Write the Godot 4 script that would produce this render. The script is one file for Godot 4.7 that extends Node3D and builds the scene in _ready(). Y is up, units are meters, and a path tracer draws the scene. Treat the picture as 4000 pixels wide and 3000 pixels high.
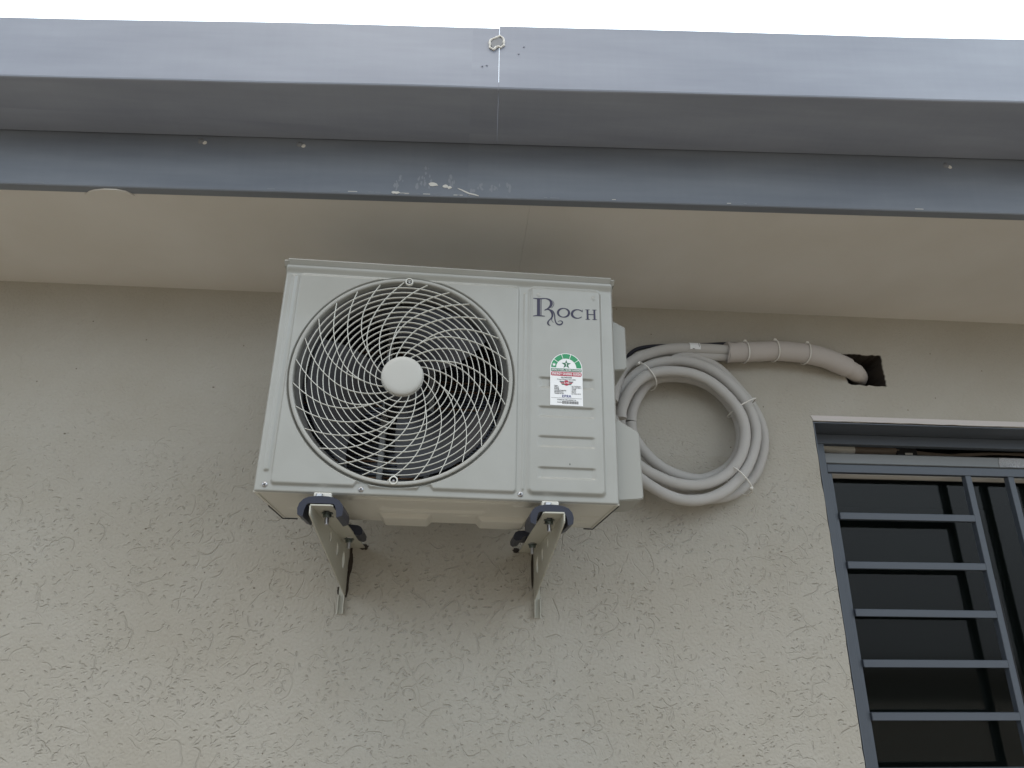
extends Node3D

const FLAT := 4294967295
var rng := RandomNumberGenerator.new()
var used := {}
var M := {}

# ---------------------------------------------------------------- helpers
func v(x: float, y: float, z: float) -> Vector3:
	return Vector3(x, y, z)

func lin(r: float, g: float, b: float) -> Color:
	return Color(r, g, b).linear_to_srgb()

func mat(r: float, g: float, b: float, rough := 0.6, metal := 0.0, spec := 0.5) -> StandardMaterial3D:
	var m := StandardMaterial3D.new()
	m.albedo_color = lin(r, g, b)
	m.roughness = rough
	m.metallic = metal
	m.metallic_specular = spec
	return m

func numbered(called: String) -> String:
	var n: int = used.get(called, 0)
	used[called] = n + 1
	return called if n == 0 else "%s_%03d" % [called, n]

func tag(o: Node, label: String, category: String, group := "") -> Node:
	o.set_meta("label", label)
	o.set_meta("category", category)
	if group != "":
		o.set_meta("group", group)
	return o

func thing(called: String, label: String, category: String, at := Vector3.ZERO, basis_in := Basis(), group := "") -> Node3D:
	var o := Node3D.new()
	o.name = numbered(called)
	add_child(o)
	o.transform = Transform3D(basis_in, at)
	tag(o, label, category, group)
	return o

func begin() -> SurfaceTool:
	var st := SurfaceTool.new()
	st.begin(Mesh.PRIMITIVE_TRIANGLES)
	return st

func obj(called: String, st: SurfaceTool, m: Material, parent: Node = null) -> MeshInstance3D:
	st.generate_normals()
	st.set_material(m)
	return put(called, st.commit(), parent)

func put(called: String, mesh: Mesh, parent: Node = null) -> MeshInstance3D:
	var o := MeshInstance3D.new()
	o.mesh = mesh
	o.cast_shadow = GeometryInstance3D.SHADOW_CASTING_SETTING_ON
	if parent == null:
		o.name = numbered(called)
		add_child(o)
	else:
		o.name = called
		parent.add_child(o, true)
	return o

func face(st: SurfaceTool, p: Array, outward: Vector3, sg := FLAT) -> void:
	var q := p.duplicate()
	var n := Vector3.ZERO
	for i in range(1, q.size() - 1):
		n += (q[i] - q[0]).cross(q[i + 1] - q[0])
	if n.dot(outward) > 0.0:
		q.reverse()
	st.set_smooth_group(sg)
	for i in range(1, q.size() - 1):
		st.add_vertex(q[0])
		st.add_vertex(q[i])
		st.add_vertex(q[i + 1])

# a box with chamfered edges
func box(st: SurfaceTool, c: Vector3, s: Vector3, bev := 0.0, bs := Basis()) -> void:
	var h := s * 0.5
	var b: float = min(bev, 0.45 * min(s.x, min(s.y, s.z)))
	for i in 3:
		var j := (i + 1) % 3
		var k := (i + 2) % 3
		for sg in [-1.0, 1.0]:
			var pts := []
			for q in [[-1.0, -1.0], [1.0, -1.0], [1.0, 1.0], [-1.0, 1.0]]:
				var p := Vector3.ZERO
				p[i] = sg * h[i]
				p[j] = q[0] * (h[j] - b)
				p[k] = q[1] * (h[k] - b)
				pts.append(c + bs * p)
			var n := Vector3.ZERO
			n[i] = sg
			face(st, pts, bs * n)
		if b <= 0.0:
			continue
		for s1 in [-1.0, 1.0]:
			for s2 in [-1.0, 1.0]:
				var e := []
				for w in [-1.0, 1.0]:
					var p1 := Vector3.ZERO
					p1[i] = s1 * h[i]
					p1[j] = s2 * (h[j] - b)
					p1[k] = w * (h[k] - b)
					var p2 := Vector3.ZERO
					p2[i] = s1 * (h[i] - b)
					p2[j] = s2 * h[j]
					p2[k] = w * (h[k] - b)
					if w < 0:
						e.append(c + bs * p1)
						e.append(c + bs * p2)
					else:
						e.append(c + bs * p2)
						e.append(c + bs * p1)
				var n2 := Vector3.ZERO
				n2[i] = s1
				n2[j] = s2
				face(st, e, bs * n2)
	if b > 0.0:
		for sx in [-1.0, 1.0]:
			for sy in [-1.0, 1.0]:
				for sz in [-1.0, 1.0]:
					var n3 := v(sx, sy, sz)
					var t := []
					for i in 3:
						var p3 := v(sx * (h.x - b), sy * (h.y - b), sz * (h.z - b))
						p3[i] = n3[i] * h[i]
						t.append(c + bs * p3)
					face(st, t, bs * n3)

func span(st: SurfaceTool, x0: float, x1: float, y0: float, y1: float, z0: float, z1: float, bev := 0.0) -> void:
	box(st, v((x0 + x1) / 2, (y0 + y1) / 2, (z0 + z1) / 2), v(x1 - x0, y1 - y0, z1 - z0), bev)

func spline(p: Array, per := 6, closed := false) -> Array:
	var out := []
	var n := p.size()
	var last := n if closed else n - 1
	for i in last:
		var a: Vector3 = p[(i - 1 + n) % n] if (closed or i > 0) else p[0]
		var b: Vector3 = p[i]
		var c: Vector3 = p[(i + 1) % n]
		var d: Vector3 = p[(i + 2) % n] if (closed or i + 2 < n) else p[n - 1]
		for k in per:
			var t := float(k) / per
			out.append(b.cubic_interpolate(c, a, d, t))
	if not closed:
		out.append(p[n - 1])
	return out

func tube(st: SurfaceTool, p: Array, r: float, seg := 14, closed := false, squash := 1.0, wobble := 0.0) -> void:
	var n := p.size()
	var rings := []
	var side := Vector3.ZERO
	for i in n:
		var t: Vector3
		if closed:
			t = (p[(i + 1) % n] - p[(i - 1 + n) % n]).normalized()
		else:
			t = (p[min(i + 1, n - 1)] - p[max(i - 1, 0)]).normalized()
		if i == 0:
			side = t.cross(v(0, 0, 1))
			if side.length() < 0.1:
				side = t.cross(v(0, 1, 0))
		side = (side - t * side.dot(t)).normalized()
		var up := t.cross(side)
		var ring := []
		var rr := r * (1.0 + wobble * (sin(i * 1.7) * 0.5 + sin(i * 0.61 + 1.0) * 0.5))
		for k in seg:
			var a := TAU * k / seg
			ring.append(p[i] + side * cos(a) * rr + up * sin(a) * rr * squash)
		rings.append(ring)
	var m := n if closed else n - 1
	for i in m:
		for k in seg:
			var a1: Vector3 = rings[i][k]
			var b1: Vector3 = rings[i][(k + 1) % seg]
			var c1: Vector3 = rings[(i + 1) % n][(k + 1) % seg]
			var d1: Vector3 = rings[(i + 1) % n][k]
			face(st, [a1, b1, c1, d1], (a1 + c1) * 0.5 - (p[i] + p[(i + 1) % n]) * 0.5, 1)
	if not closed:
		face(st, rings[0], p[0] - p[1])
		face(st, rings[n - 1], p[n - 1] - p[n - 2])

# profile of (radius, z) turned about z; each step of the profile keeps a crisp edge unless soft
func lathe(st: SurfaceTool, prof: Array, seg: int, xf := Transform3D(), soft := false, inward := false) -> void:
	for j in prof.size() - 1:
		var a: Vector2 = prof[j]
		var b: Vector2 = prof[j + 1]
		var dirn := (b - a).normalized()
		var n2 := Vector2(dirn.y, -dirn.x)
		if inward:
			n2 = -n2
		for k in seg:
			var t0 := TAU * k / seg
			var t1 := TAU * (k + 1) / seg
			var tm := (t0 + t1) / 2
			var pts := [xf * v(a.x * cos(t0), a.x * sin(t0), a.y), xf * v(a.x * cos(t1), a.x * sin(t1), a.y), xf * v(b.x * cos(t1), b.x * sin(t1), b.y), xf * v(b.x * cos(t0), b.x * sin(t0), b.y)]
			var sgn := 3 if soft else 3 + j
			if a.x < 1e-6:
				pts.remove_at(0)
			elif b.x < 1e-6:
				pts.remove_at(2)
			face(st, pts, xf.basis * v(n2.x * cos(tm), n2.x * sin(tm), n2.y), sgn)

# a path in the xy plane given a rounded rectangular section from z0 to z1
func rib(st: SurfaceTool, p: Array, w: float, z0: float, z1: float, closed := false) -> void:
	var n := p.size()
	var sec := [Vector2(-0.5, 0.0), Vector2(-0.5, 0.75), Vector2(-0.28, 1.0), Vector2(0.28, 1.0), Vector2(0.5, 0.75), Vector2(0.5, 0.0)]
	var rows := []
	for i in n:
		var t: Vector2
		if closed:
			t = (p[(i + 1) % n] - p[(i - 1 + n) % n]).normalized()
		else:
			t = (p[min(i + 1, n - 1)] - p[max(i - 1, 0)]).normalized()
		var nn := Vector2(-t.y, t.x)
		var row := []
		for s in sec:
			var q: Vector2 = p[i] + nn * s.x * w
			row.append(v(q.x, q.y, lerp(z0, z1, s.y)))
		rows.append(row)
	var m := n if closed else n - 1
	for i in m:
		var mid := (rows[i][0] + rows[i][5] + rows[(i + 1) % n][0] + rows[(i + 1) % n][5]) as Vector3
		mid = mid * 0.25
		mid.z = lerp(z0, z1, 0.4)
		for k in 5:
			var a: Vector3 = rows[i][k]
			var b: Vector3 = rows[i][k + 1]
			var c: Vector3 = rows[(i + 1) % n][k + 1]
			var d: Vector3 = rows[(i + 1) % n][k]
			face(st, [a, b, c, d], (a + b + c + d) * 0.25 - mid, 2 + k)

# outline with holes, as a sheet between depths d0 and d1 (d1 faces the front)
func plate(st: SurfaceTool, outline: PackedVector2Array, holes: Array, d0: float, d1: float, xf := Transform3D(), capback := true) -> void:
	var cuts := []
	for h in holes:
		var c := 0.0
		for q in h:
			c += q.x
		cuts.append(c / h.size())
	cuts.sort()
	var edges := [-1000.0]
	edges.append_array(cuts)
	edges.append(1000.0)
	for i in edges.size() - 1:
		var slab := PackedVector2Array([Vector2(edges[i], -1000), Vector2(edges[i + 1], -1000), Vector2(edges[i + 1], 1000), Vector2(edges[i], 1000)])
		var pieces: Array = Geometry2D.intersect_polygons(outline, slab) if holes.size() > 0 else [outline]
		for h in holes:
			var nextp := []
			for pc in pieces:
				nextp.append_array(Geometry2D.clip_polygons(pc, h))
			pieces = nextp
		for pc in pieces:
			var poly: PackedVector2Array = pc
			var idx := Geometry2D.triangulate_polygon(poly)
			for t in range(0, idx.size(), 3):
				var a := poly[idx[t]]
				var b := poly[idx[t + 1]]
				var c2 := poly[idx[t + 2]]
				face(st, [xf * v(a.x, a.y, d1), xf * v(b.x, b.y, d1), xf * v(c2.x, c2.y, d1)], xf.basis * v(0, 0, d1 - d0))
				if capback:
					face(st, [xf * v(a.x, a.y, d0), xf * v(b.x, b.y, d0), xf * v(c2.x, c2.y, d0)], xf.basis * v(0, 0, d0 - d1))
			var cw := Geometry2D.is_polygon_clockwise(poly)
			for k in poly.size():
				var a2 := poly[k]
				var b2 := poly[(k + 1) % poly.size()]
				var on_cut := false
				for cx in cuts:
					if abs(a2.x - cx) < 1e-4 and abs(b2.x - cx) < 1e-4:
						on_cut = true
				if on_cut:
					continue
				var e := (b2 - a2)
				var out2 := Vector2(e.y, -e.x)
				if cw:
					out2 = -out2
				face(st, [xf * v(a2.x, a2.y, d0), xf * v(b2.x, b2.y, d0), xf * v(b2.x, b2.y, d1), xf * v(a2.x, a2.y, d1)], xf.basis * v(out2.x, out2.y, 0))

func rough_line(a: Vector2, b: Vector2, n: int, amp: float) -> Array:
	var out := []
	var nn := (b - a).normalized().orthogonal()
	for i in n:
		var t := float(i) / n
		out.append(a.lerp(b, t) + nn * rng.randf_range(-amp, amp) * (0.0 if i == 0 else 1.0))
	return out

func rough_poly(corners: Array, step: float, amp: float) -> PackedVector2Array:
	var out := PackedVector2Array()
	for i in corners.size():
		var a: Vector2 = corners[i]
		var b: Vector2 = corners[(i + 1) % corners.size()]
		for p in rough_line(a, b, max(1, int(a.distance_to(b) / step)), amp):
			out.append(p)
	return out

func circle2(c: Vector2, r: float, n := 20, ry := -1.0) -> PackedVector2Array:
	var out := PackedVector2Array()
	for i in n:
		out.append(c + Vector2(cos(TAU * i / n) * r, sin(TAU * i / n) * (r if ry < 0 else ry)))
	return out

# a stroke whose width changes along the way: points are (x, y, width)
func stroke2(pts: Array, per := 5) -> PackedVector2Array:
	var sp := spline(pts, per)
	var lft := []
	var rgt := []
	for i in sp.size():
		var a: Vector3 = sp[max(i - 1, 0)]
		var b: Vector3 = sp[min(i + 1, sp.size() - 1)]
		var t := Vector2(b.x - a.x, b.y - a.y).normalized()
		var nn := Vector2(-t.y, t.x) * maxf(sp[i].z, 0.5) * 0.5
		lft.append(Vector2(sp[i].x, sp[i].y) + nn)
		rgt.append(Vector2(sp[i].x, sp[i].y) - nn)
	rgt.reverse()
	lft.append_array(rgt)
	return PackedVector2Array(lft)

func strip(st: SurfaceTool, pts: Array, mapto: Callable, z: float, per := 5) -> void:
	var poly := stroke2(pts, per)
	var n := int(poly.size() / 2.0)
	for i in n - 1:
		var q := []
		for k in [i, i + 1, 2 * n - 2 - i, 2 * n - 1 - i]:
			var m: Vector2 = mapto.call(poly[k])
			q.append(v(m.x, m.y, z))
		face(st, q, v(0, 0, 1))

func smooth(a: float, b: float, x: float) -> float:
	return smoothstep(a, b, x)

func sd_rr(x: float, y: float, x0: float, x1: float, y0: float, y1: float, r: float) -> float:
	var qx: float = abs(x - (x0 + x1) / 2) - (x1 - x0) / 2 + r
	var qy: float = abs(y - (y0 + y1) / 2) - (y1 - y0) / 2 + r
	return min(max(qx, qy), 0.0) + Vector2(max(qx, 0.0), max(qy, 0.0)).length() - r

func text(called: String, s: String, h: float, at: Vector3, m: Material, parent: Node, serif := false, bold := false, center := true, fit := 0.0) -> void:
	var f := SystemFont.new()
	f.font_names = PackedStringArray(["Droid Serif" if serif else "Droid Sans"])
	f.font_weight = 700 if bold else 400
	var t := TextMesh.new()
	t.font = f
	t.text = s
	t.font_size = 32
	t.pixel_size = h / 23.0
	t.depth = 0.0002
	t.curve_step = 4.0
	t.horizontal_alignment = HORIZONTAL_ALIGNMENT_CENTER if center else HORIZONTAL_ALIGNMENT_LEFT
	t.vertical_alignment = VERTICAL_ALIGNMENT_CENTER
	t.material = m
	var o := put(called, t, parent)
	o.position = at
	if fit > 0.0:
		o.scale = v(fit / maxf(t.get_aabb().size.x, 0.0001), 1, 1)

# ---------------------------------------------------------------- textures
func noise_tex(freq: float, lo: Color, hi: Color, size := 512, seed_in := 1, octaves := 4) -> NoiseTexture2D:
	var n := FastNoiseLite.new()
	n.seed = seed_in
	n.frequency = freq
	n.fractal_octaves = octaves
	var t := NoiseTexture2D.new()
	t.noise = n
	t.width = size
	t.height = size
	t.seamless = true
	var g := Gradient.new()
	g.set_color(0, lo)
	g.set_color(1, hi)
	t.color_ramp = g
	return t

# relief of dragged, worm-like grooves in wall plaster
func plaster_relief() -> ImageTexture:
	var n := 2048
	var fine := FastNoiseLite.new()
	fine.seed = 4
	fine.frequency = 0.11
	fine.fractal_octaves = 3
	var im := fine.get_image(n, n, false, false, false)
	im.convert(Image.FORMAT_L8)
	var bytes := im.get_data()
	var big := FastNoiseLite.new()
	big.seed = 9
	big.frequency = 0.006
	big.fractal_octaves = 4
	var im2 := big.get_image(n, n, false, false, false)
	im2.convert(Image.FORMAT_L8)
	var bytes2 := im2.get_data()
	var h := PackedFloat32Array()
	h.resize(n * n)
	for i in n * n:
		h[i] = 0.5 + (bytes[i] - 128) * 0.0009 + (bytes2[i] - 128) * 0.0008
	var r := RandomNumberGenerator.new()
	r.seed = 77
	var patch := FastNoiseLite.new()
	patch.seed = 21
	patch.frequency = 0.004
	for k in 42000:
		var long := k < 1700
		var x := r.randf() * n
		var y := r.randf() * n
		# relief thinned towards the soffit, standing in for flat frontal light there
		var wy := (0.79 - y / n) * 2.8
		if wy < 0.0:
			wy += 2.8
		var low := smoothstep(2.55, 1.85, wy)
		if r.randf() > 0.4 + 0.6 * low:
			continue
		var dens := patch.get_noise_2d(x, y) * 0.5 + 0.5
		if not long and r.randf() > 0.1 + dens * dens * 2.2:
			continue
		var length: float = r.randf_range(22, 80) if long else r.randf_range(3.5, 11.0)
		var ang := r.randf_range(-0.25, 0.95) if r.randf() < 0.62 else r.randf() * TAU
		var curl := r.randf_range(-0.075, 0.075) if long else r.randf_range(-0.14, 0.14)
		if long and r.randf() < 0.2:
			curl *= 2.0
		var depth := r.randf_range(0.10, 0.26) if long else r.randf_range(0.05, 0.34)
		var wid := r.randf_range(1.1, 1.7) if long else r.randf_range(1.0, 1.9)
		var steps := int(length)
		var rad := int(ceil(2.2 * wid))
		for s in steps:
			var f := float(s) / steps
			ang += curl * 0.7 * (1.0 + 0.8 * sin(f * 9.0 + k))
			if r.randf() < 0.09:
				ang += r.randf_range(-0.75, 0.75)
			x += cos(ang) * 1.0
			y -= sin(ang) * 1.0
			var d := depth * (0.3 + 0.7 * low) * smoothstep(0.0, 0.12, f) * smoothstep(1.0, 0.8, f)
			var cx := int(floor(x))
			var cy := int(floor(y))
			for oy in range(-rad, rad + 1):
				for ox in range(-rad, rad + 1):
					var px := posmod(cx + ox, n)
					var py := posmod(cy + oy, n)
					var dist := Vector2(cx + ox - x, cy + oy - y).length() / wid
					if dist > 2.3:
						continue
					var g := 0.5 - d * exp(-dist * dist * 1.3)
					var at := py * n + px
					if dist < 1.4:
						h[at] = min(h[at], g + (h[at] - 0.5) * 0.3)
					elif h[at] > 0.45:
						h[at] = max(h[at], 0.5 + d * 0.22 * (1.0 - abs(dist - 1.85) / 0.5))
	var out := Image.create_from_data(n, n, false, Image.FORMAT_RF, h.to_byte_array())
	return ImageTexture.create_from_image(out)

func plaster_tint() -> ImageTexture:
	var n := 1024
	var a := FastNoiseLite.new()
	a.seed = 31
	a.frequency = 0.008
	a.fractal_octaves = 5
	var b := FastNoiseLite.new()
	b.seed = 32
	b.frequency = 0.2
	var im := Image.create(n, n, false, Image.FORMAT_RGB8)
	var ia := a.get_image(n, n, false, false, false)
	var ib := b.get_image(n, n, false, false, false)
	ia.convert(Image.FORMAT_L8)
	ib.convert(Image.FORMAT_L8)
	var da := ia.get_data()
	var db := ib.get_data()
	var by := PackedByteArray()
	by.resize(n * n * 3)
	for i in n * n:
		var t := (da[i] - 128) / 128.0
		var f := (db[i] - 128) / 128.0
		by[i * 3] = clampi(int(240 + t * 5 + f * 2), 0, 255)
		by[i * 3 + 1] = clampi(int(238 + t * 6 + f * 2), 0, 255)
		by[i * 3 + 2] = clampi(int(233 + t * 8 + f * 2), 0, 255)
	im = Image.create_from_data(n, n, false, Image.FORMAT_RGB8, by)
	var r := RandomNumberGenerator.new()
	r.seed = 5
	for k in 110:
		var x := r.randi_range(2, n - 4)
		var y := r.randi_range(2, n - 4)
		im.set_pixel(x, y, Color(0.42, 0.38, 0.33))
		if r.randf() < 0.3:
			im.set_pixel(x + 1, y, Color(0.5, 0.46, 0.4))
	return ImageTexture.create_from_image(im)

# smoky dirt and faint drip streaks of painted sheet steel
func sheet_tint(seed_in: int, strength: float) -> ImageTexture:
	var w := 1024
	var hgt := 256
	var a := FastNoiseLite.new()
	a.seed = seed_in
	a.frequency = 0.01
	a.fractal_octaves = 5
	var by := PackedByteArray()
	by.resize(w * hgt * 3)
	for y in hgt:
		for x in w:
			var t := a.get_noise_2d(x * 0.35, y * 1.9) * 1.6
			var drip := a.get_noise_2d(x * 9.0, y * 0.5 + 900.0)
			var wipe := a.get_noise_2d(x * 0.8 + 4000.0, y * 14.0)
			var f := (t * 0.42 + drip * 0.08 + wipe * 0.14) * strength
			var i := (y * w + x) * 3
			by[i] = clampi(int(228 + f * 24), 0, 255)
			by[i + 1] = clampi(int(229 + f * 23), 0, 255)
			by[i + 2] = clampi(int(232 + f * 20), 0, 255)
	return ImageTexture.create_from_image(Image.create_from_data(w, hgt, false, Image.FORMAT_RGB8, by))

func materials() -> void:
	var wall := mat(0.485, 0.465, 0.43, 0.85, 0.0, 0.3)
	wall.albedo_texture = plaster_tint()
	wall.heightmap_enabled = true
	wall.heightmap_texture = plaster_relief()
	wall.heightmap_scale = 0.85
	wall.uv1_triplanar = true
	wall.uv1_world_triplanar = true
	wall.uv1_scale = Vector3.ONE / 2.8
	wall.uv1_offset = v(0.13, 0.21, 0)
	M.wall = wall
	M.reveal = mat(0.60, 0.56, 0.55, 0.8, 0.0, 0.3)
	var sof := mat(0.72, 0.70, 0.675, 0.75, 0.0, 0.3)
	sof.albedo_texture = noise_tex(0.006, Color(0.965, 0.96, 0.95), Color(1, 1, 1), 512, 3)
	sof.uv1_triplanar = true
	sof.uv1_world_triplanar = true
	sof.uv1_scale = Vector3.ONE * 0.7
	M.soffit = sof
	var gut := mat(0.37, 0.40, 0.475, 0.42, 0.0, 0.5)
	gut.albedo_texture = sheet_tint(11, 1.0)
	gut.uv1_triplanar = true
	gut.uv1_world_triplanar = true
	gut.uv1_scale = v(0.42, 1.6, 1.6)
	M.gutter = gut
	var fas := mat(0.25, 0.275, 0.315, 0.5, 0.0, 0.4)
	fas.albedo_texture = sheet_tint(23, 1.3)
	fas.uv1_triplanar = true
	fas.uv1_world_triplanar = true
	fas.uv1_scale = v(0.38, 1.5, 1.5)
	M.fascia = fas
	M.sealant = mat(0.5, 0.5, 0.52, 0.5)
	M.sealant_dark = mat(0.2, 0.21, 0.23, 0.4)
	M.splash = mat(0.72, 0.70, 0.66, 0.85)
	M.smear = mat(0.265, 0.285, 0.32, 0.7)
	var white := mat(0.325, 0.325, 0.305, 0.30, 0.0, 0.5)
	white.clearcoat_enabled = true
	white.clearcoat = 0.5
	white.clearcoat_roughness = 0.08
	white.albedo_texture = noise_tex(0.008, Color(0.955, 0.955, 0.945), Color(1, 1, 1), 512, 14, 6)
	white.uv1_triplanar = true
	white.uv1_scale = Vector3.ONE * 1.7
	M.white = white
	M.pan = mat(0.62, 0.61, 0.565, 0.38, 0.0, 0.5)
	M.cover = mat(0.32, 0.322, 0.302, 0.42, 0.0, 0.5)
	M.rim = mat(0.345, 0.345, 0.325, 0.4)
	M.hub = mat(0.44, 0.44, 0.42, 0.45, 0.0, 0.5)
	M.grille = mat(0.68, 0.68, 0.64, 0.35, 0.0, 0.5)
	M.shroud = mat(0.20, 0.20, 0.20, 0.5)
	M.blade = mat(0.024, 0.024, 0.030, 0.45)
	M.dark = mat(0.012, 0.012, 0.015, 0.6)
	M.inner = mat(0.06, 0.06, 0.06, 0.6)
	M.fin = mat(0.05, 0.055, 0.075, 0.35, 0.5)
	M.copper = mat(0.30, 0.15, 0.08, 0.4, 0.6)
	M.post = mat(0.34, 0.35, 0.36, 0.4)
	M.steel = mat(0.48, 0.48, 0.50, 0.32, 0.85)
	M.zinc = mat(0.17, 0.20, 0.19, 0.35, 0.7)
	M.rubber = mat(0.012, 0.015, 0.032, 0.45, 0.0, 0.5)
	M.bracket = mat(0.47, 0.465, 0.41, 0.45, 0.0, 0.5)
	var foam := mat(0.47, 0.455, 0.44, 0.85, 0.0, 0.25)
	M.foam = foam
	M.wrap = mat(0.48, 0.445, 0.425, 0.7, 0.0, 0.3)
	M.tie = mat(0.72, 0.70, 0.66, 0.4)
	M.cable = mat(0.010, 0.011, 0.022, 0.5)
	var frame := mat(0.085, 0.10, 0.125, 0.42, 0.0, 0.5)
	M.frame = frame
	M.alu = mat(0.22, 0.225, 0.225, 0.4, 0.2)
	M.pale_rail = mat(0.60, 0.58, 0.55, 0.5)
	var foil := mat(0.75, 0.75, 0.77, 0.35, 0.7)
	foil.normal_enabled = true
	var nn := FastNoiseLite.new()
	nn.frequency = 0.06
	nn.seed = 8
	var nt := NoiseTexture2D.new()
	nt.noise = nn
	nt.as_normal_map = true
	nt.bump_strength = 14.0
	nt.seamless = true
	foil.normal_texture = nt
	foil.uv1_triplanar = true
	foil.uv1_scale = v(3, 9, 9)
	M.foil = foil
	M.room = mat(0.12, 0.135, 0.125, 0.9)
	var glass := mat(0.03, 0.04, 0.04, 0.05, 0.0, 0.3)
	glass.transparency = BaseMaterial3D.TRANSPARENCY_ALPHA
	glass.albedo_color = Color(0.06, 0.08, 0.075, 0.45)
	glass.metallic_specular = 0.3
	M.glass = glass
	M.ground = mat(0.27, 0.225, 0.175, 0.9)
	M.ground.albedo_texture = noise_tex(0.02, Color(0.8, 0.8, 0.78), Color(1, 1, 1), 512, 6)
	M.ground.uv1_triplanar = true
	M.ground.uv1_world_triplanar = true
	M.ground.uv1_scale = Vector3.ONE * 0.4
	M.roof = mat(0.2, 0.2, 0.22, 0.5)
	M.ink = mat(0.018, 0.014, 0.045, 0.4)
	M.paper = mat(0.80, 0.81, 0.83, 0.35)
	M.green = mat(0.02, 0.27, 0.11, 0.4)
	M.dgreen = mat(0.02, 0.14, 0.07, 0.4)
	M.red = mat(0.42, 0.012, 0.045, 0.4)
	M.black = mat(0.015, 0.015, 0.02, 0.5)
	M.navy = mat(0.03, 0.04, 0.2, 0.5)
	M.crack_shade = mat(0.045, 0.035, 0.028, 0.95)  # dark tone for broken plaster and for shade painted into gaps and hole
	M.copper_tube = mat(0.20, 0.16, 0.13, 0.6)

# ---------------------------------------------------------------- setting
const EAVE_O := Vector3(-0.0205, 2.7314, 0.5516)

func eave(u: float, out: float, y: float) -> Vector3:
	return EAVE_O + Vector3(0.99931, 0, 0.03722) * u + Vector3(-0.03722, 0, 0.99931) * out + Vector3(0, y - 2.7314, 0)

# an eave profile (out, y) drawn from u0 to u1, each end with its own profile
func loft(st: SurfaceTool, u0: float, pa: Array, u1: float, pb: Array) -> void:
	var n := pa.size()
	var ca := Vector3.ZERO
	for i in n:
		ca += (eave(u0, pa[i].x, pa[i].y) + eave(u1, pb[i].x, pb[i].y)) / (2.0 * n)
	var cw := Geometry2D.is_polygon_clockwise(PackedVector2Array(pa))
	for i in n:
		var j := (i + 1) % n
		var e: Vector2 = pa[j] - pa[i]
		var o := Vector2(e.y, -e.x) * (-1.0 if cw else 1.0)
		face(st, [eave(u0, pa[i].x, pa[i].y), eave(u0, pa[j].x, pa[j].y), eave(u1, pb[j].x, pb[j].y), eave(u1, pb[i].x, pb[i].y)], v(-0.037 * o.x, o.y, o.x))

func gut_profile(u: float, lift: float, fwd: float) -> Array:
	var yb := 2.9017 + 0.0040 * (u - 0.14)
	var f := 0.2355 + 0.0092 * (u - 0.14) + fwd
	var yt := 3.0975 + 0.0119 * (u - 0.096) + lift
	var t := 0.0022
	return [Vector2(0.0305, yt), Vector2(0.0305, yb + 0.003), Vector2(0.034, yb), Vector2(f - 0.005, yb), Vector2(f - 0.0015, yb + 0.0015), Vector2(f, yb + 0.005), Vector2(f, yt),
		Vector2(f - 0.012, yt), Vector2(f - 0.012, yt - t), Vector2(f - t, yt - t), Vector2(f - t, yb + t), Vector2(0.0305 + t, yb + t), Vector2(0.0305 + t, yt)]

# a gutter length with the slight waves of folded sheet
func wavy(st: SurfaceTool, u0: float, u1: float, lift: float, fwd: float) -> void:
	var n := int((u1 - u0) / 0.06)
	var wn := FastNoiseLite.new()
	wn.seed = 41
	wn.frequency = 0.9
	wn.fractal_octaves = 2
	var rows := []
	for i in n + 1:
		var u: float = lerp(u0, u1, float(i) / n)
		var pr := gut_profile(u, lift * smoothstep(1.6, 0.1, u) if lift > 0.0 else 0.0, fwd)
		for k in pr.size():
			var q: Vector2 = pr[k]
			pr[k] = q + Vector2(wn.get_noise_2d(u, q.y * 14.0), wn.get_noise_2d(u + 60.0, q.y * 9.0) * 0.8) * 0.0026 * smoothstep(0.06, 0.16, q.x)
		rows.append(pr)
	for i in n:
		var ua: float = lerp(u0, u1, float(i) / n)
		var ub: float = lerp(u0, u1, float(i + 1) / n)
		var pa: Array = rows[i]
		var pb: Array = rows[i + 1]
		var m := pa.size()
		var cw := Geometry2D.is_polygon_clockwise(PackedVector2Array(pa))
		for k in m:
			var j := (k + 1) % m
			var e: Vector2 = pa[j] - pa[k]
			var o := Vector2(e.y, -e.x) * (-1.0 if cw else 1.0)
			face(st, [eave(ua, pa[k].x, pa[k].y), eave(ua, pa[j].x, pa[j].y), eave(ub, pb[j].x, pb[j].y), eave(ub, pb[k].x, pb[k].y)], v(-0.037 * o.x, o.y, o.x), 40 + k)

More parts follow.
